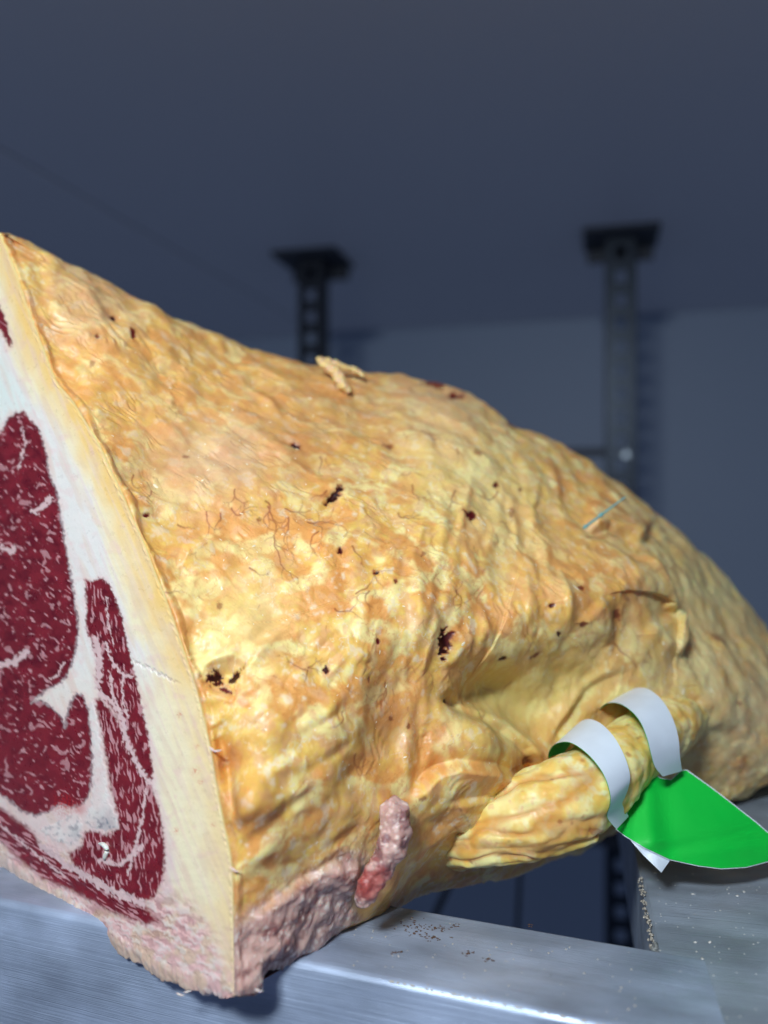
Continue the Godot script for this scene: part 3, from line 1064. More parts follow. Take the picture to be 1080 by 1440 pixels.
func cap_finish(j: int) -> void:
	var nu := CAP_U
	var wt := CAP_BACK
	var pos := PackedVector3Array()
	var tint := PackedColorArray()
	var kind := PackedByteArray()
	var ledge_n := n_spot
	var crust_box := box_of(g_crust, 40.0)
	var c_crust := srgb(204, 164, 152)
	var c_crust2 := srgb(152, 102, 96)
	var c_crumb := srgb(234, 214, 202)
	for i in nu:
		var n := j * nu + i
		var q := g_UV[n]
		var mm := (g_P[n] - g_o) * 1000.0
		var w := dir_weights(q.x, q.y)
		var calm := 1.0 - 0.65 * gauss(q.x, q.y, 735, 1005, 60) - 0.6 * gauss(q.x, q.y, 722, 1048, 40) - 0.5 * gauss(q.x, q.y, 560, 1180, 90) - 0.4 * gauss(q.x, q.y, 380, 1110, 90) - 0.35 * gauss(q.x, q.y, 1020, 960, 110)
		var rel := fat_relief(mm, w, calm)
		var front := 1.0 if j >= wt else 0.35
		var es := float(i) / nu * 1250.0
		var fade := ss(0.0, 14.0, es)
		var h := rel.x * 0.001 * fade
		var big := folds(q) * ss(0.0, 30.0, es) * front
		var c := fat_color(mm, rel, q.x, q.y)
		# skin of raw fat just behind the saw cut
		c = c.lerp(c_amber, 0.5 * ss(22.0, 2.0, es + 12.0 * ledge_n.get_noise_2d(q.x, q.y)))
		c = c.lerp(c_pale, 0.8 * ss(4.0, 0.0, es))
		# underside by the tip: browner, drier
		var low := ss(0.0, 60.0, q.y - (1250.0 - 0.5 * (q.x - 330.0))) * ss(640.0, 520.0, q.x)
		c = c.lerp(c_pink.lerp(c_brown, 0.55), 0.55 * low)
		var kind_of := 0
		if crust_box.has_point(q):
			var sd := poly_sd(q + Vector2(ledge_n.get_noise_2d(q.x * 0.5, q.y * 0.5), ledge_n.get_noise_2d(q.y * 0.5, q.x * 0.5)) * 10.0, g_crust)
			var m := ss(20.0, -10.0, sd)
			if m > 0.0:
				var cr: float = n_fine.get_noise_3dv(mm * 0.8)
				var ce: float = n_cell.get_noise_3dv(mm * 1.8)
				h += m * fade * 0.001 * (1.3 + 0.35 * cr + 0.45 * (ce + 0.6) + 1.5 * n_mid.get_noise_3dv(mm * 1.6))
				var k := c_crust.lerp(c_crust2, ss(-0.15, 0.45, n_film.get_noise_3dv(mm) + 0.4 * cr))
				k = k.lerp(c_crumb, 0.75 * ss(0.18, 0.5, cr + 0.4 * n_film.get_noise_3d(mm.y, mm.x, mm.z)))
				c = c.lerp(k, m)
			if sd < 0.0:
				kind_of = 1
		if j >= wt:
			var b := take(m_blood, q.x, q.y)
			if b > 0.0:
				c = c.lerp(c_vein.lerp(c_red, ss(0.2, 0.5, b)).lerp(c_black, ss(0.5, 0.95, b)), minf(1.0, b * 1.5))
				h -= 0.0010 * ss(0.2, 1.0, b)
			var ve := take(m_vein, q.x, q.y)
			c = c.lerp(c_vein, ve)
		var gr: float = n_fine.get_noise_3d(mm.z * 2.0, mm.x * 2.0, mm.y * 2.0)
		tint.append(c * (1.0 + 0.05 * gr))
		pos.append(g_P[n] + g_N[n] * h + (g_N[n] + (EYE - g_P[n]).normalized() * 1.4).normalized() * big - g_o)
		kind.append(kind_of)
	g_out[j] = [pos, tint, kind]

func build_cap(joint: Node3D, o: Vector3, fat: Material) -> void:
	var left := curve_table(PackedVector2Array(EDGE), 1400)
	var top := curve_table(PackedVector2Array(TOP), 1400)
	var bottom := curve_table(PackedVector2Array(BOTTOM), 1400)
	var right := curve_table(PackedVector2Array([TOP[TOP.size() - 1], Vector2(1215, 1020), BOTTOM[BOTTOM.size() - 1]]), 300)
	var p00 := left[0]
	var p01 := left[left.size() - 1]
	var p10 := right[0]
	var p11 := right[right.size() - 1]
	var nu := CAP_U
	var nv := CAP_V
	var wt := CAP_BACK       # rows over the back
	var wb := 16       # rows below
	var rows := nv + wt + wb
	var P := PackedVector3Array()
	var UV := PackedVector2Array()
	var col := PackedColorArray()
	var ids := PackedByteArray()
	P.resize(nu * rows)
	UV.resize(nu * rows)
	col.resize(nu * rows)
	ids.resize(nu * rows)
	var ledge_n: FastNoiseLite = n_spot
	g_left = left
	g_top = top
	g_bottom = bottom
	g_right = right
	g_out.resize(nv)
	in_parallel(cap_shape, nv)
	for jj in nv:
		var row: Array = g_out[jj]
		for i in nu:
			P[(jj + wt) * nu + i] = row[0][i]
			UV[(jj + wt) * nu + i] = row[1][i]
	# over the back and under the belly
	for i in nu:
		var a := P[wt * nu + i]
		var far := (a - EYE).normalized()
		for k in wt:
			var ph := (1.0 - float(k) / wt) * PI * 0.5
			P[k * nu + i] = a + far * 0.11 * sin(ph) + Vector3(0.02, -0.15, -0.02) * (1.0 - cos(ph))
			UV[k * nu + i] = UV[wt * nu + i] + Vector2(3, -5) * (wt - k)
		var b := P[(wt + nv - 1) * nu + i]
		var farb := (b - EYE).normalized()
		for k in wb:
			var ph := (k + 1.0) / wb * PI * 0.5
			P[(wt + nv + k) * nu + i] = b + Vector3(farb.x, 0.0, farb.z) * 0.12 * sin(ph) + Vector3(0, 0.0, 0) + Vector3(0, 0.01, 0) * (1.0 - cos(ph))
			UV[(wt + nv + k) * nu + i] = UV[(wt + nv - 1) * nu + i] + Vector2(0, 4) * (k + 1)
	# smooth normals of the bare shape
	var N := PackedVector3Array()
	N.resize(nu * rows)
	for j in rows:
		for i in nu:
			var du := P[j * nu + mini(i + 3, nu - 1)] - P[j * nu + maxi(i - 3, 0)]
			var dv := P[mini(j + 3, rows - 1) * nu + i] - P[maxi(j - 3, 0) * nu + i]
			N[j * nu + i] = dv.cross(du).normalized()
	var crust := pts([508, 1204, 488, 1199, 460, 1214, 430, 1238, 395, 1259, 370, 1280, 345, 1291, 320, 1315, 315, 1420, 380, 1410, 385, 1372, 430, 1352, 470, 1322, 490, 1290, 495, 1252, 508, 1226])
	var crust_box := box_of(crust, 40.0)
	var c_crust := srgb(182, 140, 132)
	var c_crust2 := srgb(124, 74, 72)
	var c_crumb := srgb(222, 196, 186)
	g_P = P
	g_UV = UV
	g_N = N
	g_o = o
	g_crust = crust
	g_out.clear()
	g_out.resize(rows)
	in_parallel(cap_finish, rows)
	for j in rows:
		var row: Array = g_out[j]
		var pos: PackedVector3Array = row[0]
		var tint: PackedColorArray = row[1]
		var kind: PackedByteArray = row[2]
		for i in nu:
			P[j * nu + i] = pos[i]
			col[j * nu + i] = tint[i]
			ids[j * nu + i] = kind[i]
	# the cells that were moved are now in the joint's own axes
	g_final = P
	var meshes := grid_meshes(nu, rows, P, col, ids, 2, false)
	var cap := part("fat_cap", meshes[0], fat, joint)
	cap.set_meta("label", "lumpy yellow and orange fat cap with dark blood spots")
	var cr2 := part("lean_crust", meshes[1], fat, joint)
	cr2.set_meta("label", "dry pinkish brown crust of lean at the lower corner")

func cut_row(jr: int) -> void:
	var j := mini(jr, CUT_V - 1)
	var under := float(jr - j) / CUT_UNDER
	var nu := CUT_U
	var nv := CUT_V
	var p00 := g_left[0]
	var p01 := g_left[g_left.size() - 1]
	var p10 := Vector2(-240, 280)
	var p11 := Vector2(-240, 1120)
	var muscles: Array = g_set.muscles
	var boxes: Array = g_set.boxes
	var streaks: Array = g_set.streaks
	var swide: Array = g_set.swide
	var sbox: Array = g_set.sbox
	var bones: Array = g_set.bones
	var slant: Array = g_set.slant
	var fill: Array = g_set.fill
	var out_p := PackedVector3Array()
	var tint := PackedColorArray()
	var kind := PackedByteArray()
	var c_rim := srgb(244, 202, 124)
	var c_cream := srgb(244, 230, 194)
	var c_white := srgb(232, 226, 218)
	var c_mint := srgb(224, 232, 222)
	var c_meat := srgb(116, 31, 40)
	var c_meat2 := srgb(96, 20, 32)
	var c_meat3 := srgb(130, 35, 45)
	var c_fleck := srgb(214, 160, 162)
	var c_rose := srgb(232, 188, 182)
	var c_beige := srgb(222, 190, 166)
	var c_grey := srgb(176, 168, 168)
	var sn: FastNoiseLite = n_spot
	var mn: FastNoiseLite = n_marb
	var mn2: FastNoiseLite = n_marb2
	var fn: FastNoiseLite = n_fine
	var t := float(j) / (nv - 1)
	var pl := look(g_left, t)
	var pr := p10.lerp(p11, t)
	for i in nu:
		var s := float(i) / (nu - 1)
		s = 0.48 * s + 0.52 * s * s
		var q := pl * (1.0 - s) + pr * s + look(g_right, s) * (1.0 - t) + look(g_bottom, s) * t - (p00 * (1.0 - s) * (1.0 - t) + p10 * s * (1.0 - t) + p01 * (1.0 - s) * t + p11 * s * t)
		q.y -= 11.0 * ss(0.0, 0.06, s) * ss(0.80, 1.0, t)
		q.y += 4.0 * (sn.get_noise_2d(q.x * 0.6, 3.0) + 0.5 * sn.get_noise_2d(q.x * 1.6, 9.0)) * ss(0.94, 1.0, t) * ss(0.0, 0.04, s)
		var w := q + Vector2(sn.get_noise_2d(q.x * 1.4, q.y * 1.4), sn.get_noise_2d(q.y * 1.4, q.x * 1.4 + 99.0)) * 3.0 + Vector2(sn.get_noise_2d(q.x * 5.0, q.y * 5.0), sn.get_noise_2d(q.y * 5.0, q.x * 5.0)) * 0.6
		var pos := at(q.x, q.y, cut_depth(q.x, q.y))
		var mm := (pos - g_o) * 1000.0
		var rim := q.distance_to(pl)
		var h := 0.0
		# fat between rim and muscle
		var smear := sn.get_noise_2d(q.x * 1.0 - q.y * 0.42, q.y * 0.06) 
		var band := rim + 9.0 * smear + 4.0 * sn.get_noise_2d(q.x * 0.6, q.y * 0.4)
		var c := c_rim.lerp(c_cream, ss(-4.0, 58.0, band + 16.0 * sn.get_noise_2d(q.x * 0.25 + 70.0, q.y * 0.12)))
		c = c.lerp(c_white, ss(40.0, 74.0, band + 20.0 * sn.get_noise_2d(q.x * 0.2, q.y * 0.08 + 30.0)) * ss(1150.0, 900.0, q.y))
		c = c.lerp(c_mint, 0.9 * ss(60.0, 95.0, rim) * ss(640.0, 540.0, q.y))
		c = c.lerp(c_cream, ss(900.0, 1000.0, q.y) * 0.5 * ss(100.0, 70.0, rim))
		c = c.lerp(c_white.lerp(c_rose, 0.45), ss(70.0, 95.0, band) * ss(940.0, 1040.0, q.y))
		c = c.lerp(c_beige, 0.35 * ss(0.0, 0.5, sn.get_noise_2d(q.x * 0.5 - q.y * 0.2, q.y * 0.1 + 200.0)))
		c = c.lerp(c_rose, 0.2 * ss(0.1, 0.5, smear) + 0.25 * ss(0.3, 0.6, sn.get_noise_2d(q.x * 0.3, q.y * 0.3 + 400.0)))
		h += 0.05 * smear
		var kind_of := 0
		# crumbly pink foot of the cut
		var foot := ss(-20.0, 40.0, q.y - (1246.0 - 0.42 * (230.0 - q.x)) - 14.0 * sn.get_noise_2d(q.x * 0.5, q.y * 0.5)) * ss(18.0, 60.0, rim - maxf(0.0, 1290.0 - q.y) * 0.7 + maxf(0.0, q.y - 1290.0) * 0.45)
		var crumb := fn.get_noise_2d(q.x * 0.9, q.y * 0.9)
		if foot > 0.0:
			var run := mn.get_noise_2d((q.y - 0.62 * q.x) / 9.0 + 0.6 * sn.get_noise_2d(q.x, q.y), (q.x + 0.6 * q.y) / 40.0)
			var k := c_rose.lerp(c_beige, ss(-0.2, 0.4, sn.get_noise_2d(q.x * 0.4, q.y * 0.4 + 50.0)))
			k = k.lerp(c_white, 0.5 * ss(0.1, 0.5, -run))
			k = k.lerp(c_meat3, 0.38 * ss(0.12, 0.5, run + 0.25 * crumb + 0.2 * sn.get_noise_2d(q.x * 0.8, q.y * 0.8)) * ss(1375.0, 1300.0, q.y))
			c = c.lerp(k, foot)
			h += foot * (0.10 * crumb + 0.4 * sn.get_noise_2d(q.x * 0.6, q.y * 0.6) - 0.15 * run)
		# fascia along the lowest edge
		var eb := q.distance_to(look(g_bottom, s))
		var fas := ss(34.0, 16.0, eb + 8.0 * sn.get_noise_2d(q.x, q.y)) * ss(300.0, 250.0, q.x)
		c = c.lerp(c_beige.lerp(c_grey, 0.35 * ss(60.0, 0.0, q.x)), 0.85 * fas)
		var ragged := ss(12.0, 0.0, eb)
		c = c.lerp(srgb(196, 132, 110), 0.5 * ragged)
		h += ragged * (0.5 * crumb + 0.4 * sn.get_noise_2d(q.x * 1.2, q.y * 1.2))
		# muscles
		for k in 5:
			var bx: Rect2 = boxes[k]
			if not bx.has_point(q):
				continue
			var sd := poly_sd(w, muscles[k])
			if sd > 8.0:
				continue
			var soft: float = [2.2, 2.0, 3.0, 5.0, 2.0][k]
			var inside := ss(soft, -soft, sd)
			c = c.lerp(c_rose, 0.35 * ss(8.0, 0.0, sd))
			# marbling
			var ang: float = slant[k]
			var ca := cos(ang)
			var sa := sin(ang)
			var x := (q.x * ca - q.y * sa)
			var y := (q.x * sa + q.y * ca)
			var m1: float
			if k == 0:
				m1 = mn.get_noise_2d(x / 7.5 + 0.9 * sn.get_noise_2d(q.x * 0.35, q.y * 0.35), y / 15.0 + 0.8 * sn.get_noise_2d(q.y * 0.35, q.x * 0.35 + 60.0)) + 0.12 * crumb
			else:
				m1 = mn.get_noise_2d((q.x - 0.12 * q.y) / 4.6 + 0.5 * sn.get_noise_2d(q.x * 0.6, q.y * 0.6), (q.y + 0.1 * q.x) / 26.0) + 0.1 * crumb if k < 3 else mn.get_noise_2d((q.y - 0.62 * q.x) / 5.5, (q.x + 0.6 * q.y) / 34.0)
			var m2 := mn2.get_noise_2d(x / 17.0, y / 26.0)
			var fleck: float = ss(0.30 + fill[k], 0.52 + fill[k], m1 + 0.35 * m2 + 0.6 * sn.get_noise_2d(q.x * 0.3 + 500.0, q.y * 0.3))
			if k == 0:
				fleck = maxf(0.75 * fleck, ss(0.52, 0.62, mn2.get_noise_2d(x / 11.0 + 30.0, y / 20.0)))
			var red := c_meat.lerp(c_meat2, ss(-0.3, 0.5, m2))
			red = red.lerp(c_meat3, 0.75 * ss(-0.1, 0.5, sn.get_noise_2d(q.x * 0.3, q.y * 0.3)) + 0.35 * ss(0.2, 0.5, crumb))
			if k >= 2 or q.y > 1000.0:
				red = red.lerp(c_meat3, 0.3)
			red = red.lerp(c_fleck, (0.75 if k == 0 else 0.7) * fleck)
			c = c.lerp(red, inside)
			# grey silver skin round the eye
			if k == 0:
				c = c.lerp(c_grey.lerp(c_meat2, 0.35), 0.55 * ss(2.6, 0.6, absf(sd + 0.5)) * ss(560.0, 700.0, q.y))
			h -= 0.16 * inside * (1.0 - 0.5 * fleck)
			if sd < 0.0:
				kind_of = k + 1 if k < 4 else 1
		# streaks of fat through the lean
		for k in streaks.size():
			var bx: Rect2 = sbox[k]
			if not bx.has_point(q):
				continue
			var best := 1e9
			var line: PackedVector2Array = streaks[k]
			for z in line.size() - 1:
				var ab := line[z + 1] - line[z]
				var tt := clampf((w - line[z]).dot(ab) / ab.length_squared(), 0.0, 1.0)
				best = minf(best, (w - line[z] - ab * tt).length())
			var ww: float = swide[k] * (1.0 + 0.9 * sn.get_noise_2d(q.x * 1.2, q.y * 1.2))
			c = c.lerp(c_fleck.lerp(c_white, 0.4), 0.92 * ss(ww + 0.9, ww - 0.9, best))
		# bone and cartilage
		for bb in bones:
			var sd := poly_sd(w, bb)
			if sd < 4.0:
				var k := c_white.lerp(c_rose, 0.3 + 0.3 * sn.get_noise_2d(q.x * 0.5, q.y * 0.5))
				k = k.lerp(c_grey, 0.8 * gauss(q.x, q.y, 150, 1158, 16) + 0.6 * gauss(q.x, q.y, 108, 1172, 9) + 0.7 * ss(0.1, 0.5, sn.get_noise_2d(q.x, q.y)) * ss(1130.0, 1160.0, q.y))
				c = c.lerp(k, ss(1.5, -1.5, sd))
				h += 0.3 * ss(1.5, -3.0, sd)
				if sd < 0.0:
					kind_of = 5
		c = c.lerp(srgb(190, 26, 24), 0.7 * gauss(q.x, q.y, 90, 1132, 16) * ss(-0.2, 0.3, crumb) + 0.4 * gauss(q.x, q.y, 112, 1138, 8))
		# nicks in the rim: the crack and little blood marks
		var crack := absf(q.y - (928.0 + 0.5 * (q.x - 185.0)) - 4.0 * sn.get_noise_2d(q.x * 2.0, 7.0))
		var ck := ss(2.6, 0.6, crack) * ss(182.0, 190.0, q.x) * ss(258.0, 240.0, q.x)
		c = c.lerp(c_white * 1.05, 0.8 * ss(5.0, 1.0, crack) * ss(182.0, 190.0, q.x) * ss(250.0, 225.0, q.x))
		c = c.lerp(srgb(150, 110, 80), 0.5 * ck * ss(0.0, 1.0, crack))
		h -= 0.5 * ck
		for z in [[252, 1005, 5], [275, 1085, 7], [282, 1100, 5], [248, 1168, 5], [300, 1160, 4], [277, 1050, 4]]:
			c = c.lerp(srgb(206, 80, 50), 0.75 * gauss(q.x, q.y, z[0], z[1], z[2] * 0.8) * ss(-0.1, 0.25, crumb))
		# frayed lip where the saw left the fat
		var lip := ss(3.5, 0.5, rim + 3.0 * sn.get_noise_2d(q.x * 0.9, q.y * 0.9))
		c = c.lerp(srgb(244, 220, 160), 0.3 * lip)
		h += (0.1 + 0.7 * sn.get_noise_2d(q.x * 0.9, q.y * 0.9)) * ss(6.0, 2.0, rim) * ss(0.0, 2.5, rim)
		h += 0.012 * crumb + 0.10 * sn.get_noise_2d(q.x * 0.35, q.y * 0.5)
		tint.append(c * (1.0 + 0.05 * crumb))
		var full := pos + CUT_N * h * 0.001 * ss(0.0, 3.0, rim)
		if jr >= CUT_V - 12:      # the foot rolls under, thick and lumpy
			var lead := float(jr - (CUT_V - 12)) / (12 + CUT_UNDER) 
			var ph := lead * 2.3
			var thick := 0.0062 * ss(0.0, 0.06, s) * (1.0 + 0.3 * sn.get_noise_3d(mm.x * 1.2, 0.0, mm.z * 1.2))
			full += Vector3.DOWN * thick * sin(minf(ph, 1.9)) - CUT_N * thick * 1.5 * (1.0 - cos(ph)) - CUT_N * 0.05 * ss(0.75, 1.0, lead)
			full += (CUT_N + Vector3.DOWN * 0.6) * (0.0011 * n_mid.get_noise_3d(mm.x * 1.4, mm.y + lead * 28.0, mm.z * 1.4) + 0.0005 * n_fine.get_noise_3d(mm.x * 0.5, lead * 12.0, mm.z * 0.5))
		out_p.append(full - g_o)
		kind.append(kind_of)
	g_out[jr] = [out_p, tint, kind]

func build_cut(joint: Node3D, o: Vector3) -> void:
	var left := curve_table(PackedVector2Array(EDGE), 1400)
	var bottom := curve_table(PackedVector2Array([Vector2(330, 1401), Vector2(310, 1404), Vector2(280, 1399), Vector2(262, 1396), Vector2(240, 1385), Vector2(214, 1378), Vector2(195, 1361), Vector2(176, 1352), Vector2(155, 1338), Vector2(140, 1328), Vector2(128, 1316), Vector2(112, 1304), Vector2(96, 1287), Vector2(72, 1276), Vector2(55, 1262), Vector2(30, 1246), Vector2(0, 1224), Vector2(-60, 1196), Vector2(-240, 1120)]), 1400)
	var topc := curve_table(PackedVector2Array([Vector2(-1, 327), Vector2(-100, 296), Vector2(-240, 280)]), 200)
	var p00 := left[0]
	var p01 := left[left.size() - 1]
	var p10 := Vector2(-240, 280)
	var p11 := Vector2(-240, 1120)
	var nu := CUT_U
	var nv := CUT_V
	g_left = left
	g_bottom = bottom
	g_right = topc
	g_o = o
	var eye := pts([-240, 640, -60, 640, -20, 640, 2, 606, 11, 588, 22, 580, 34, 579, 42, 591, 52, 599, 58, 612, 66, 640, 70, 670, 80, 690, 86, 730, 92, 770, 100, 810, 106, 850, 110, 872, 109, 896, 104, 925, 95, 950, 84, 961, 70, 967, 56, 978, 44, 987, 58, 985, 74, 996, 88, 1012, 91, 1024, 94, 1006, 100, 986, 108, 976, 117, 977, 124, 1000, 128, 1040, 130, 1078, 127, 1112, 118, 1130, 100, 1136, 84, 1131, 68, 1142, 50, 1147, 30, 1141, 15, 1127, -10, 1110, -240, 1000])
	var cap := pts([119, 815, 130, 818, 140, 812, 148, 815, 155, 825, 165, 850, 172, 870, 178, 900, 183, 925, 190, 950, 198, 985, 205, 1020, 212, 1060, 215, 1085, 214, 1096, 208, 1098, 200, 1086, 185, 1062, 178, 1040, 170, 1018, 160, 1000, 150, 990, 140, 976, 134, 960, 136, 930, 128, 902, 120, 880, 122, 850])
	var side := pts([134, 984, 140, 982, 150, 993, 160, 1004, 170, 1022, 180, 1048, 195, 1084, 212, 1104, 222, 1130, 228, 1160, 232, 1196, 230, 1236, 216, 1262, 192, 1270, 160, 1260, 128, 1240, 104, 1216, 96, 1200, 116, 1190, 116, 1172, 130, 1168, 150, 1174, 168, 1164, 162, 1130, 156, 1110, 152, 1080, 145, 1040, 139, 1010])
	var low := pts([-240, 1050, -60, 1110, 0, 1134, 20, 1150, 45, 1168, 60, 1192, 82, 1208, 112, 1228, 160, 1256, 200, 1272, 226, 1296, 205, 1300, 150, 1280, 100, 1252, 60, 1236, 30, 1212, 0, 1183, -60, 1150, -240, 1090])
	var chip := pts([-60, 372, -20, 404, 0, 430, 10, 455, 16, 480, 15, 490, 8, 478, 0, 462, -20, 440, -60, 420])
	var bone1 := pts([126, 990, 132, 985, 136, 1000, 140, 1040, 148, 1080, 152, 1120, 158, 1136, 167, 1152, 165, 1164, 150, 1168, 130, 1164, 119, 1154, 128, 1134, 132, 1100, 131, 1050])
	var bone2 := pts([55, 1166, 80, 1156, 95, 1145, 112, 1142, 116, 1160, 112, 1180, 100, 1188, 78, 1182])
	var muscles := [eye, cap, side, low, chip]
	var boxes := []
	for m in muscles:
		boxes.append(box_of(m, 14.0))
	var slant := [0.9, 1.75, 1.3, 0.6, 0.9]        # the run of the marbling
	var fill := [0.25, 0.10, 0.0, -0.04, 0.3]
	var streaks := [pts([148, 905, 160, 935, 172, 948, 186, 952]), pts([172, 950, 172, 985, 180, 1010]), pts([140, 975, 160, 990, 172, 1010, 178, 1042, 190, 1070, 208, 1100]), pts([155, 945, 158, 975, 168, 998]), pts([134, 900, 140, 930, 138, 965]), pts([150, 840, 152, 880, 160, 905]),
		pts([70, 700, 56, 715, 48, 720]), pts([-4, 935, 20, 932, 36, 918]), pts([4, 770, 16, 778, 20, 770]), pts([205, 1110, 200, 1150, 190, 1190, 180, 1230]), pts([140, 1210, 170, 1215, 200, 1190]), pts([90, 932, 80, 950, 70, 955]), pts([30, 600, 36, 622, 26, 660]), pts([60, 1190, 100, 1220, 150, 1250, 200, 1270]), pts([0, 1160, 40, 1192, 90, 1232])]
	var swide := [2.0, 1.6, 3.4, 1.6, 4.2, 1.0, 4.0, 4.5, 3.5, 2.0, 3.0, 1.5, 1.2, 5.0, 1.5]
	var sbox := []
	for s in streaks:
		sbox.append(box_of(s, 10.0))
	g_set = {"muscles": muscles, "boxes": boxes, "streaks": streaks, "swide": swide, "sbox": sbox, "bones": [bone1, bone2], "slant": slant, "fill": fill}
	g_out.clear()
	g_out.resize(nv + CUT_UNDER)
	in_parallel(cut_row, nv + CUT_UNDER)
	var P := PackedVector3Array()
	var col := PackedColorArray()
	var ids := PackedByteArray()
	for row in g_out:
		P.append_array(row[0])
		col.append_array(row[1])
		ids.append_array(row[2])
	var meshes := grid_meshes(nu, nv + CUT_UNDER, P, col, ids, 6, true)
	var wet := fat_meat()
	wet.roughness_texture = noise_tex(8, 0.02, 4, 512, 0.18, 0.5)
	wet.heightmap_scale = 0.004
	wet.subsurf_scatter_strength = 0.08
	var nm := ["cut_fat", "eye_muscle", "cap_muscle", "side_muscle", "lower_muscle", "bone"]
	var lb := ["smooth cream and white fat of the cut face", "large dark red marbled eye muscle", "streaky wedge of red muscle beside the eye", "red marbled muscle low on the cut face", "thin red strip of lean along the bottom of the cut", "white bone and gristle in the cut face"]
	for k in 6:
		if meshes[k].get_surface_count() > 0:
			part(nm[k], meshes[k], wet, joint).set_meta("label", lb[k])

# a lumpy tube along (u, v, depth, radius) points; relief and colour from the fat functions
func tube(path: Array, nu: int, nv: int, o: Vector3, shade: Callable) -> ArrayMesh:
	var P := PackedVector3Array()
	var col := PackedColorArray()
	var ids := PackedByteArray()
	var C := PackedVector3Array()
	var R := PackedFloat32Array()
	var m := path.size()
	for j in nv:
		var x := float(j) / (nv - 1) * (m - 1)
		var k := mini(int(x), m - 2)
		var f := x - k
		var g := []
		for e in 4:
			g.append(cubic_interpolate(path[k][e], path[k + 1][e], path[maxi(k - 1, 0)][e], path[mini(k + 2, m - 1)][e], f))
		C.append(at(g[0], g[1], g[2]))
		R.append(maxf(g[3], 0.0) * g[2] / F)
	for j in nv:
		var axis := (C[mini(j + 1, nv - 1)] - C[maxi(j - 1, 0)]).normalized()
		var sidew := axis.cross(Vector3.UP).normalized()
		var up := sidew.cross(axis)
		for i in nu:
			var a := TAU * i / nu
			var out := sidew * cos(a) + up * sin(a)
			var p := C[j] + out * R[j]
			var q: Array = shade.call((p - o) * 1000.0, float(j) / (nv - 1), a, R[j] * 1000.0, (C[j] - o) * 1000.0)
			P.append(C[j] + out * maxf(R[j] + q[0] * 0.001 * minf(1.0, R[j] / 0.004), 0.0) - o)
			col.append(q[1])
	return grid_meshes(nu, nv, P, col, ids, 1, false, true)[0]

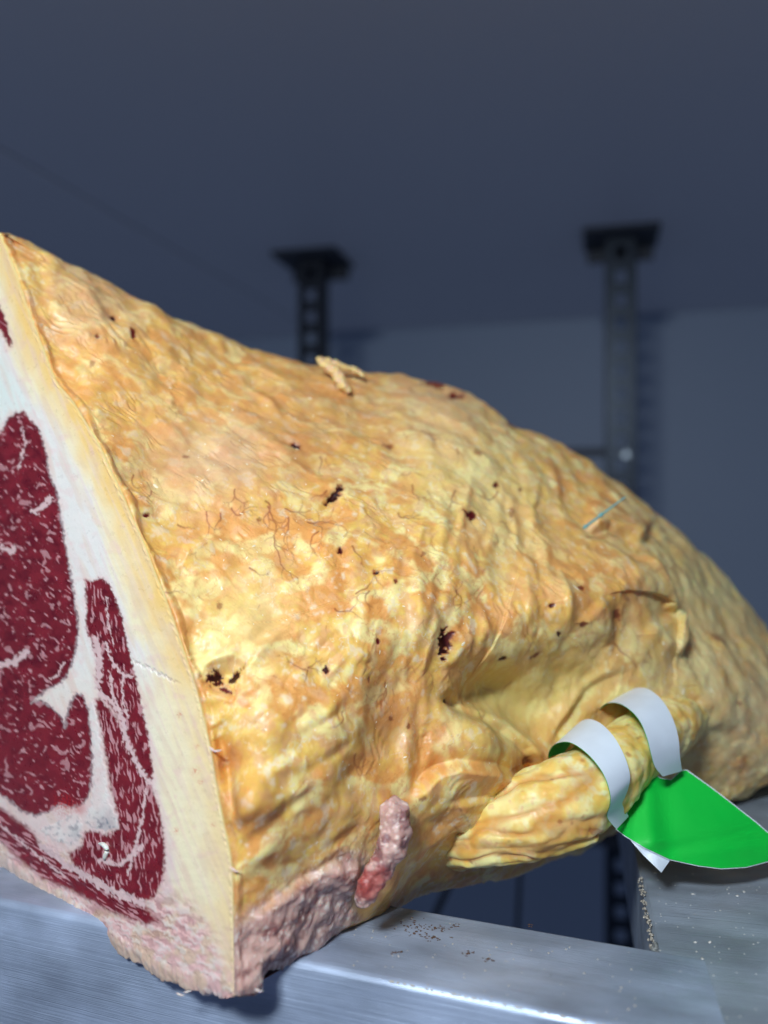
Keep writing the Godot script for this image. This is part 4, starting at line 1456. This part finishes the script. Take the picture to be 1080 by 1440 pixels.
func build_extras(joint: Node3D, o: Vector3, fat: Material) -> void:
	# rolled flap of fat that carries the label
	var roll := func(mm: Vector3, x: float, a: float, r: float, cc: Vector3) -> Array:
		var n: FastNoiseLite = n_w0
		var tw := a + 1.4 * x
		var calm := ss(0.62, 0.45, x)
		var wv := 0.35 * n_low.get_noise_3dv(mm * 1.4)
		var big := ss(0.34, 0.5, x)
		var fold := 2.3 * sqrt(pow(n.get_noise_3d(cos(tw) * 0.85 + wv, sin(tw) * 0.85, x * 1.9 + 3.0), 2.0) + 0.0015) - 0.9
		var fold2 := 2.3 * sqrt(pow(n_w2.get_noise_3d(cos(tw) * 1.9 + wv, sin(tw) * 1.9, x * 4.5), 2.0) + 0.004) - 0.9
		var h: float = 1.6 * n_low.get_noise_3dv(mm) + lerpf(0.8, 2.2, big) * fold + lerpf(0.3, 0.6, big) * fold2 + 1.0 * n_mid.get_noise_3dv(mm) + 0.25 * (n_cell.get_noise_3dv(mm * 0.8) + 0.5) + 0.05 * n_fine.get_noise_3dv(mm)
		var t1: float = n_tone.get_noise_3dv(mm * 1.6)
		var t3: float = n_film.get_noise_3d(mm.x, mm.y + 200.0, mm.z)
		var c := c_yellow.lerp(c_pale, ss(-0.3, 0.35, t1))
		c = c.lerp(srgb(240, 226, 170), 0.7 * ss(0.1, 0.5, t3))
		c = c.lerp(c_orange, 0.4 * ss(0.25, 0.55, -t1))
		c = c.lerp(srgb(238, 230, 190), 0.8 * ss(0.40, 0.46, x) * ss(0.56, 0.48, x) * ss(-0.1, 0.3, t3))
		c = c.lerp(c_pink, 0.5 * ss(0.25, 0.5, n_tone2.get_noise_3dv(mm * 2.0)))
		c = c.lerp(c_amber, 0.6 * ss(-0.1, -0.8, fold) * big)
		c = c.lerp(srgb(150, 50, 40), 0.5 * ss(0.42, 0.6, n_film.get_noise_3d(mm.x * 0.7 + 90.0, mm.y * 0.7, mm.z * 0.7)))
		return [h, c]
	var m1 := tube([[985, 985, 0.745, 18], [966, 1003, 0.70, 32], [940, 1022, 0.657, 40], [903, 1044, 0.620, 43], [862, 1078, 0.588, 50], [828, 1108, 0.572, 56], [790, 1131, 0.562, 60], [748, 1149, 0.558, 57], [708, 1166, 0.559, 46], [672, 1182, 0.566, 36], [640, 1196, 0.584, 26], [615, 1206, 0.60, 6]], 260, 460, o, roll)
	part("rolled_flap", m1, fat, joint).set_meta("label", "rolled pale yellow flap of fat held by the paper label")
	# strip of lean hanging down
	var strip := func(mm: Vector3, x: float, a: float, r: float, cc: Vector3) -> Array:
		var h: float = 2.0 * n_mid.get_noise_3dv(mm * 1.6) + 1.0 * (n_cell.get_noise_3dv(mm * 0.8) + 0.5) + 0.5 * n_fine.get_noise_3dv(mm) + 0.8 * n_low.get_noise_3dv(mm * 4.0)
		var c := srgb(192, 154, 144).lerp(srgb(142, 100, 98), ss(-0.15, 0.35, n_film.get_noise_3dv(mm)))
		c = c.lerp(srgb(234, 208, 196), 0.8 * ss(0.1, 0.5, n_fine.get_noise_3dv(mm * 0.6)))
		c = c.lerp(srgb(164, 72, 66), 0.8 * ss(0.55, 0.62, x + 0.1 * n_film.get_noise_3dv(mm)) * ss(0.86, 0.78, x) * ss(-0.2, 0.6, cos(a - 2.6)))
		return [h, c]
	var m2 := tube([[548, 1128, 0.515, 3], [553, 1136, 0.508, 19], [557, 1158, 0.502, 22], [552, 1186, 0.498, 22], [543, 1208, 0.496, 19], [530, 1226, 0.495, 19], [519, 1248, 0.494, 18], [510, 1264, 0.495, 13], [503, 1274, 0.497, 3]], 90, 150, o, strip)
	part("hanging_strip", m2, fat, joint).set_meta("label", "knobbly pink strip of lean hanging from the fat")
	# the cap goes on over the back of the joint, past the left of the saw cut
	var bp := PackedVector3Array()
	var bc := PackedColorArray()
	var line := curve_table(PackedVector2Array([Vector2(-1, 327), Vector2(-100, 296), Vector2(-240, 280)]), 70)
	for j in 60:
		var t := j / 59.0
		for i in 70:
			var q := line[69 - i]
			var p := at(q.x, q.y, cut_depth(q.x, q.y)) + Vector3(0.26, -0.11, -0.13) * t + Vector3(0.0, -0.10, -0.16) * t * t
			var mm := (p - o) * 1000.0
			var rel := fat_relief(mm, Vector4(1, 0, 0, 0), 1.0)
			bp.append(p + Vector3(0.1, 0.8, 0.2) * (rel.x * 0.001 - 0.002) * ss(0.0, 0.08, t) - o)
			bc.append(fat_color(mm, rel, q.x + 200.0 * t, q.y + 60.0))
	part("fat_cap", grid_meshes(70, 60, bp, bc, PackedByteArray(), 1, true)[0], fat, joint)
	# pale flakes and short threads of dried membrane scattered over the cap
	var rg := RandomNumberGenerator.new()
	rg.seed = 31
	var fl := begin()
	fl.set_smooth_group(0)
	for k in 520:
		var n := (CAP_BACK + rg.randi_range(30, CAP_V - 60)) * CAP_U + rg.randi_range(20, CAP_U - 60)
		var p: Vector3 = g_final[n]
		var tx := (g_final[n + 1] - p).normalized()
		var nn := (g_final[n + CAP_U] - p).cross(tx).normalized()
		var ty := nn.cross(tx)
		var ang := rg.randf() * TAU
		var ax := tx * cos(ang) + ty * sin(ang)
		var ay := nn.cross(ax)
		var size := rg.randf_range(0.0003, 0.0009) * (1.8 if rg.randf() < 0.08 else 1.0)
		var stretch := rg.randf_range(1.0, 3.2)
		var mid := p + nn * size * 0.5
		var ring: Array[Vector3] = []
		for e in 6:
			var aa := TAU * e / 6.0
			ring.append(p - nn * 0.0002 + (ax * cos(aa) * stretch + ay * sin(aa)) * size * rg.randf_range(0.6, 1.2))
		for e in 6:
			for v in [ring[e], mid, ring[(e + 1) % 6]]:
				fl.add_vertex(v)
	var flakes := part("membrane_flakes", done(fl), mat(srgb(240, 224, 192).linear_to_srgb(), 0.35), joint)
	flakes.set_meta("kind", "stuff")
	part("fat_shred", tube([[139, 1186, cut_depth(139, 1186), 1], [146, 1188, cut_depth(146, 1188) - 0.001, 3.4], [151, 1195, cut_depth(151, 1195) - 0.001, 3.2], [148, 1204, cut_depth(148, 1204) - 0.001, 3.4], [147, 1210, cut_depth(147, 1210), 1]], 14, 30, o, func(mm: Vector3, x: float, a: float, r: float, cc: Vector3) -> Array: return [0.3 * n_fine.get_noise_3dv(mm), srgb(236, 226, 214)]), fat, joint)
	# shreds of fat on the back
	var shred := func(mm: Vector3, x: float, a: float, r: float, cc: Vector3) -> Array:
		var h: float = 2.2 * n_mid.get_noise_3dv(mm * 2.4) + 0.9 * n_fine.get_noise_3dv(mm * 0.6) - 0.9 * absf(sin(a))
		return [h, c_yellow.lerp(c_pink, ss(-0.2, 0.3, n_film.get_noise_3dv(mm * 2.0))).lerp(c_film, 0.25)]
	for q in [[[446, 503, 0.735, 2], [456, 512, 0.728, 7], [472, 524, 0.722, 8], [482, 540, 0.716, 8], [492, 552, 0.715, 4]], [[448, 502, 0.74, 1], [462, 508, 0.742, 6], [480, 516, 0.744, 7], [500, 522, 0.746, 6], [512, 530, 0.742, 2]]]:
		part("fat_shred", tube(q, 20, 40, o, shred), fat, joint)
	# frayed threads and crumbs on the saw edge
	var rng := RandomNumberGenerator.new()
	rng.seed = 9
	var frayed := func(mm: Vector3, x: float, a: float, r: float, cc: Vector3) -> Array:
		return [0.25 * n_fine.get_noise_3dv(mm * 1.5), srgb(238, 206, 196)]
	for q in [[298, 1052, 6], [304, 1058, 5], [328, 1221, 6], [252, 1398, 5], [362, 1392, 6], [262, 1397, 4]]:
		var d := cut_depth(q[0], q[1]) - 0.002
		var g := rng.randf_range(-4, 4)
		part("fat_shred", tube([[q[0] - 4, q[1] - 2, d, 0.5], [q[0], q[1] + g * 0.5, d - 0.002, q[2] * 0.30], [q[0] + 4, q[1] + 1 + g, d - 0.002, q[2] * 0.22], [q[0] + 8, q[1] + g, d - 0.003, 0.5]], 12, 20, o, frayed), fat, joint)

# ------------------------------------------------------------------ paper label
func ribbon(near: Array, far: Array, n: int, thick: float, o: Vector3) -> Array[ArrayMesh]:
	var out := begin()
	var inn := begin()
	out.set_smooth_group(0)
	inn.set_smooth_group(0)
	var m := near.size()
	var get_p := func(a: Array, x: float) -> Vector3:
		var k := mini(int(x), m - 2)
		var g := []
		for e in 3:
			g.append(cubic_interpolate(a[k][e], a[k + 1][e], a[maxi(k - 1, 0)][e], a[mini(k + 2, m - 1)][e], x - k))
		return at(g[0], g[1], g[2]) - o
	for k in n:
		var x0 := float(k) / n * (m - 1)
		var x1 := float(k + 1) / n * (m - 1)
		var w := 8
		for e in w:
			var q: Array[Vector3] = []
			for z in [[x0, e], [x1, e], [x1, e + 1], [x0, e + 1]]:
				var a: Vector3 = get_p.call(near, z[0])
				var b: Vector3 = get_p.call(far, z[0])
				q.append(a.lerp(b, float(z[1]) / w))
			for v in [q[0], q[2], q[1], q[0], q[3], q[2]]:
				out.add_vertex(v)
			var nn := (q[1] - q[0]).cross(q[3] - q[0]).normalized() * -thick
			for v in [q[0], q[1], q[2], q[0], q[2], q[3]]:
				inn.add_vertex(v + nn)
	return [done(out), done(inn)]

func build_label() -> void:
	var white := mat(Color(0.91, 0.95, 0.99), 0.55)
	white.albedo_texture = noise_tex(61, 0.012, 4, 256, 0.94, 1.0)
	white.uv1_triplanar = true
	white.uv1_scale = Vector3.ONE * 9.0
	white.roughness_texture = noise_tex(62, 0.02, 3, 256, 0.6, 1.0)
	var green := mat(Color(0.0, 0.76, 0.24), 0.42)
	green.roughness = 0.7
	green.roughness_texture = white.roughness_texture
	green.albedo_texture = white.albedo_texture
	green.uv1_triplanar = true
	green.uv1_scale = Vector3.ONE * 7.0
	var org := at(900, 1120, 0.58)
	var lab := base("paper_label", org, "green and white paper label looped round the roll of fat", "label")
	var near1 := [[812, 1100, 0.615], [788, 1086, 0.612], [771, 1066, 0.602], [778, 1048, 0.586], [797, 1043, 0.570], [815, 1051, 0.556], [834, 1068, 0.544], [850, 1091, 0.535], [858, 1116, 0.531], [858, 1132, 0.532], [854, 1149, 0.537], [867, 1166, 0.546]]
	var far1 := [[850, 1075, 0.645], [826, 1060, 0.645], [806, 1036, 0.634], [812, 1018, 0.618], [828, 1011, 0.598], [847, 1019, 0.580], [866, 1040, 0.564], [880, 1068, 0.553], [886, 1092, 0.549], [883, 1110, 0.550], [877, 1129, 0.555], [884, 1148, 0.566]]
	var near2 := [[880, 1050, 0.66], [856, 1030, 0.66], [842, 1004, 0.648], [851, 990, 0.628], [870, 989, 0.606], [888, 1000, 0.588], [901, 1016, 0.575], [910, 1038, 0.566], [915, 1058, 0.563], [921, 1078, 0.566], [932, 1092, 0.574]]
	var far2 := [[920, 1020, 0.69], [896, 1000, 0.69], [880, 982, 0.676], [886, 970, 0.658], [904, 967, 0.638], [920, 974, 0.620], [935, 990, 0.605], [947, 1013, 0.593], [954, 1038, 0.586], [956, 1062, 0.585], [959, 1084, 0.592]]
	for q in [[near1, far1], [near2, far2]]:
		var r := ribbon(q[0], q[1], 60, 0.0004, org)
		var b := part("loop_band", r[0], white, lab)
		b.set_meta("label", "pale blue white paper band round the fat")
		part("band_lining", r[1], green, b).set_meta("label", "green inner side of the band")
	# the leaf-shaped panel: front green, back white, slightly cupped
	var outline := pts([867, 1166, 884, 1141, 880, 1122, 888, 1094, 916, 1087, 930, 1095, 944, 1097, 958, 1084, 965, 1083, 1000, 1108, 1030, 1131, 1062, 1156, 1090, 1180, 1112, 1202, 1098, 1206, 1080, 1211, 1049, 1219, 1014, 1221, 982, 1217, 941, 1208, 907, 1192, 879, 1175])
	var tagd := func(u: float, v: float) -> float:
		var d := 0.572 + (u - 900.0) * 0.00012 - (v - 1140.0) * 0.00042
		d += 0.006 * ss(0.0, 1.0, absf(u - 985.0) / 140.0) - 0.006 * exp(-pow((u - 912.0 - 0.1 * (v - 1140.0)) / 16.0, 2.0)) + 0.003 * exp(-pow((v - 1185.0 + 0.2 * (u - 985.0)) / 9.0, 2.0))
		d += 0.010 * ss(1180.0, 1225.0, v)
		return d
	sheet(lab, "green_panel", outline, tagd, 0.0, green, org, "bright green leaf shaped face of the label")
	sheet(lab, "white_backing", outline, tagd, 0.0006, white, org, "white paper back of the label", 1.2)
	var cornr := pts([878, 1172, 904, 1190, 944, 1207, 930, 1227, 905, 1203])
	sheet(lab, "white_corner", cornr, tagd, 0.0022, white, org, "white folded corner sticking out below the green panel")

func sheet(parent: Node3D, called: String, outline: PackedVector2Array, f: Callable, back: float, m: Material, org: Vector3, label: String, grow: float = 0.0) -> void:
	if grow > 0.0:
		var g := Geometry2D.offset_polygon(outline, grow, Geometry2D.JOIN_ROUND)
		outline = g[0]
	var step := 7.0
	var bx := box_of(outline, 1.0)
	var st := begin()
	st.set_smooth_group(0)
	var x := bx.position.x
	while x < bx.end.x:
		var y := bx.position.y
		while y < bx.end.y:
			var cell := PackedVector2Array([Vector2(x, y), Vector2(x + step, y), Vector2(x + step, y + step), Vector2(x, y + step)])
			for piece in Geometry2D.intersect_polygons(cell, outline):
				var idx := Geometry2D.triangulate_polygon(piece)
				for k in range(0, idx.size(), 3):
					for e in 3:
						var p: Vector2 = piece[idx[k + e]]
						st.add_vertex(at(p.x, p.y, f.call(p.x, p.y) + back) - org)
			y += step
		x += step
	var mesh := done(st)
	# normals all to the front
	var arr := mesh.surface_get_arrays(0)
	var nr: PackedVector3Array = arr[Mesh.ARRAY_NORMAL]
	for k in nr.size():
		if nr[k].z < 0.0:
			nr[k] = -nr[k]
	arr[Mesh.ARRAY_NORMAL] = nr
	var am := ArrayMesh.new()
	am.add_surface_from_arrays(Mesh.PRIMITIVE_TRIANGLES, arr)
	part(called, am, m, parent).set_meta("label", label)

# ------------------------------------------------------------------ pin stuck in the fat
func build_pin() -> void:
	var a := at(820, 743, 0.662)
	var b := at(879, 699, 0.672)
	var pin := base("plastic_pin", a, "thin pale blue plastic pin stuck in the fat at right", "pin")
	var blue := mat(Color(0.42, 0.64, 0.64), 0.4)
	var axis := (b - a).normalized()
	var q := Basis(Quaternion(Vector3.UP, axis))
	var length := a.distance_to(b)
	var shaft := CylinderMesh.new()
	shaft.top_radius = 0.0006
	shaft.bottom_radius = 0.0010
	shaft.height = length
	shaft.radial_segments = 12
	var s := part("shaft", shaft, blue, pin, axis * length / 2.0)
	s.basis = q
	var knot := SphereMesh.new()
	knot.radius = 0.0017
	knot.height = 0.0062
	knot.radial_segments = 12
	knot.rings = 8
	var kk := part("collar", knot, blue, pin, axis * length * 0.42)
	kk.basis = q
	var head := SphereMesh.new()
	head.radius = 0.0016
	head.height = 0.0036
	head.radial_segments = 12
	head.rings = 8
	var hh := part("tip", head, blue, pin, axis * length * 0.06)
	hh.basis = q
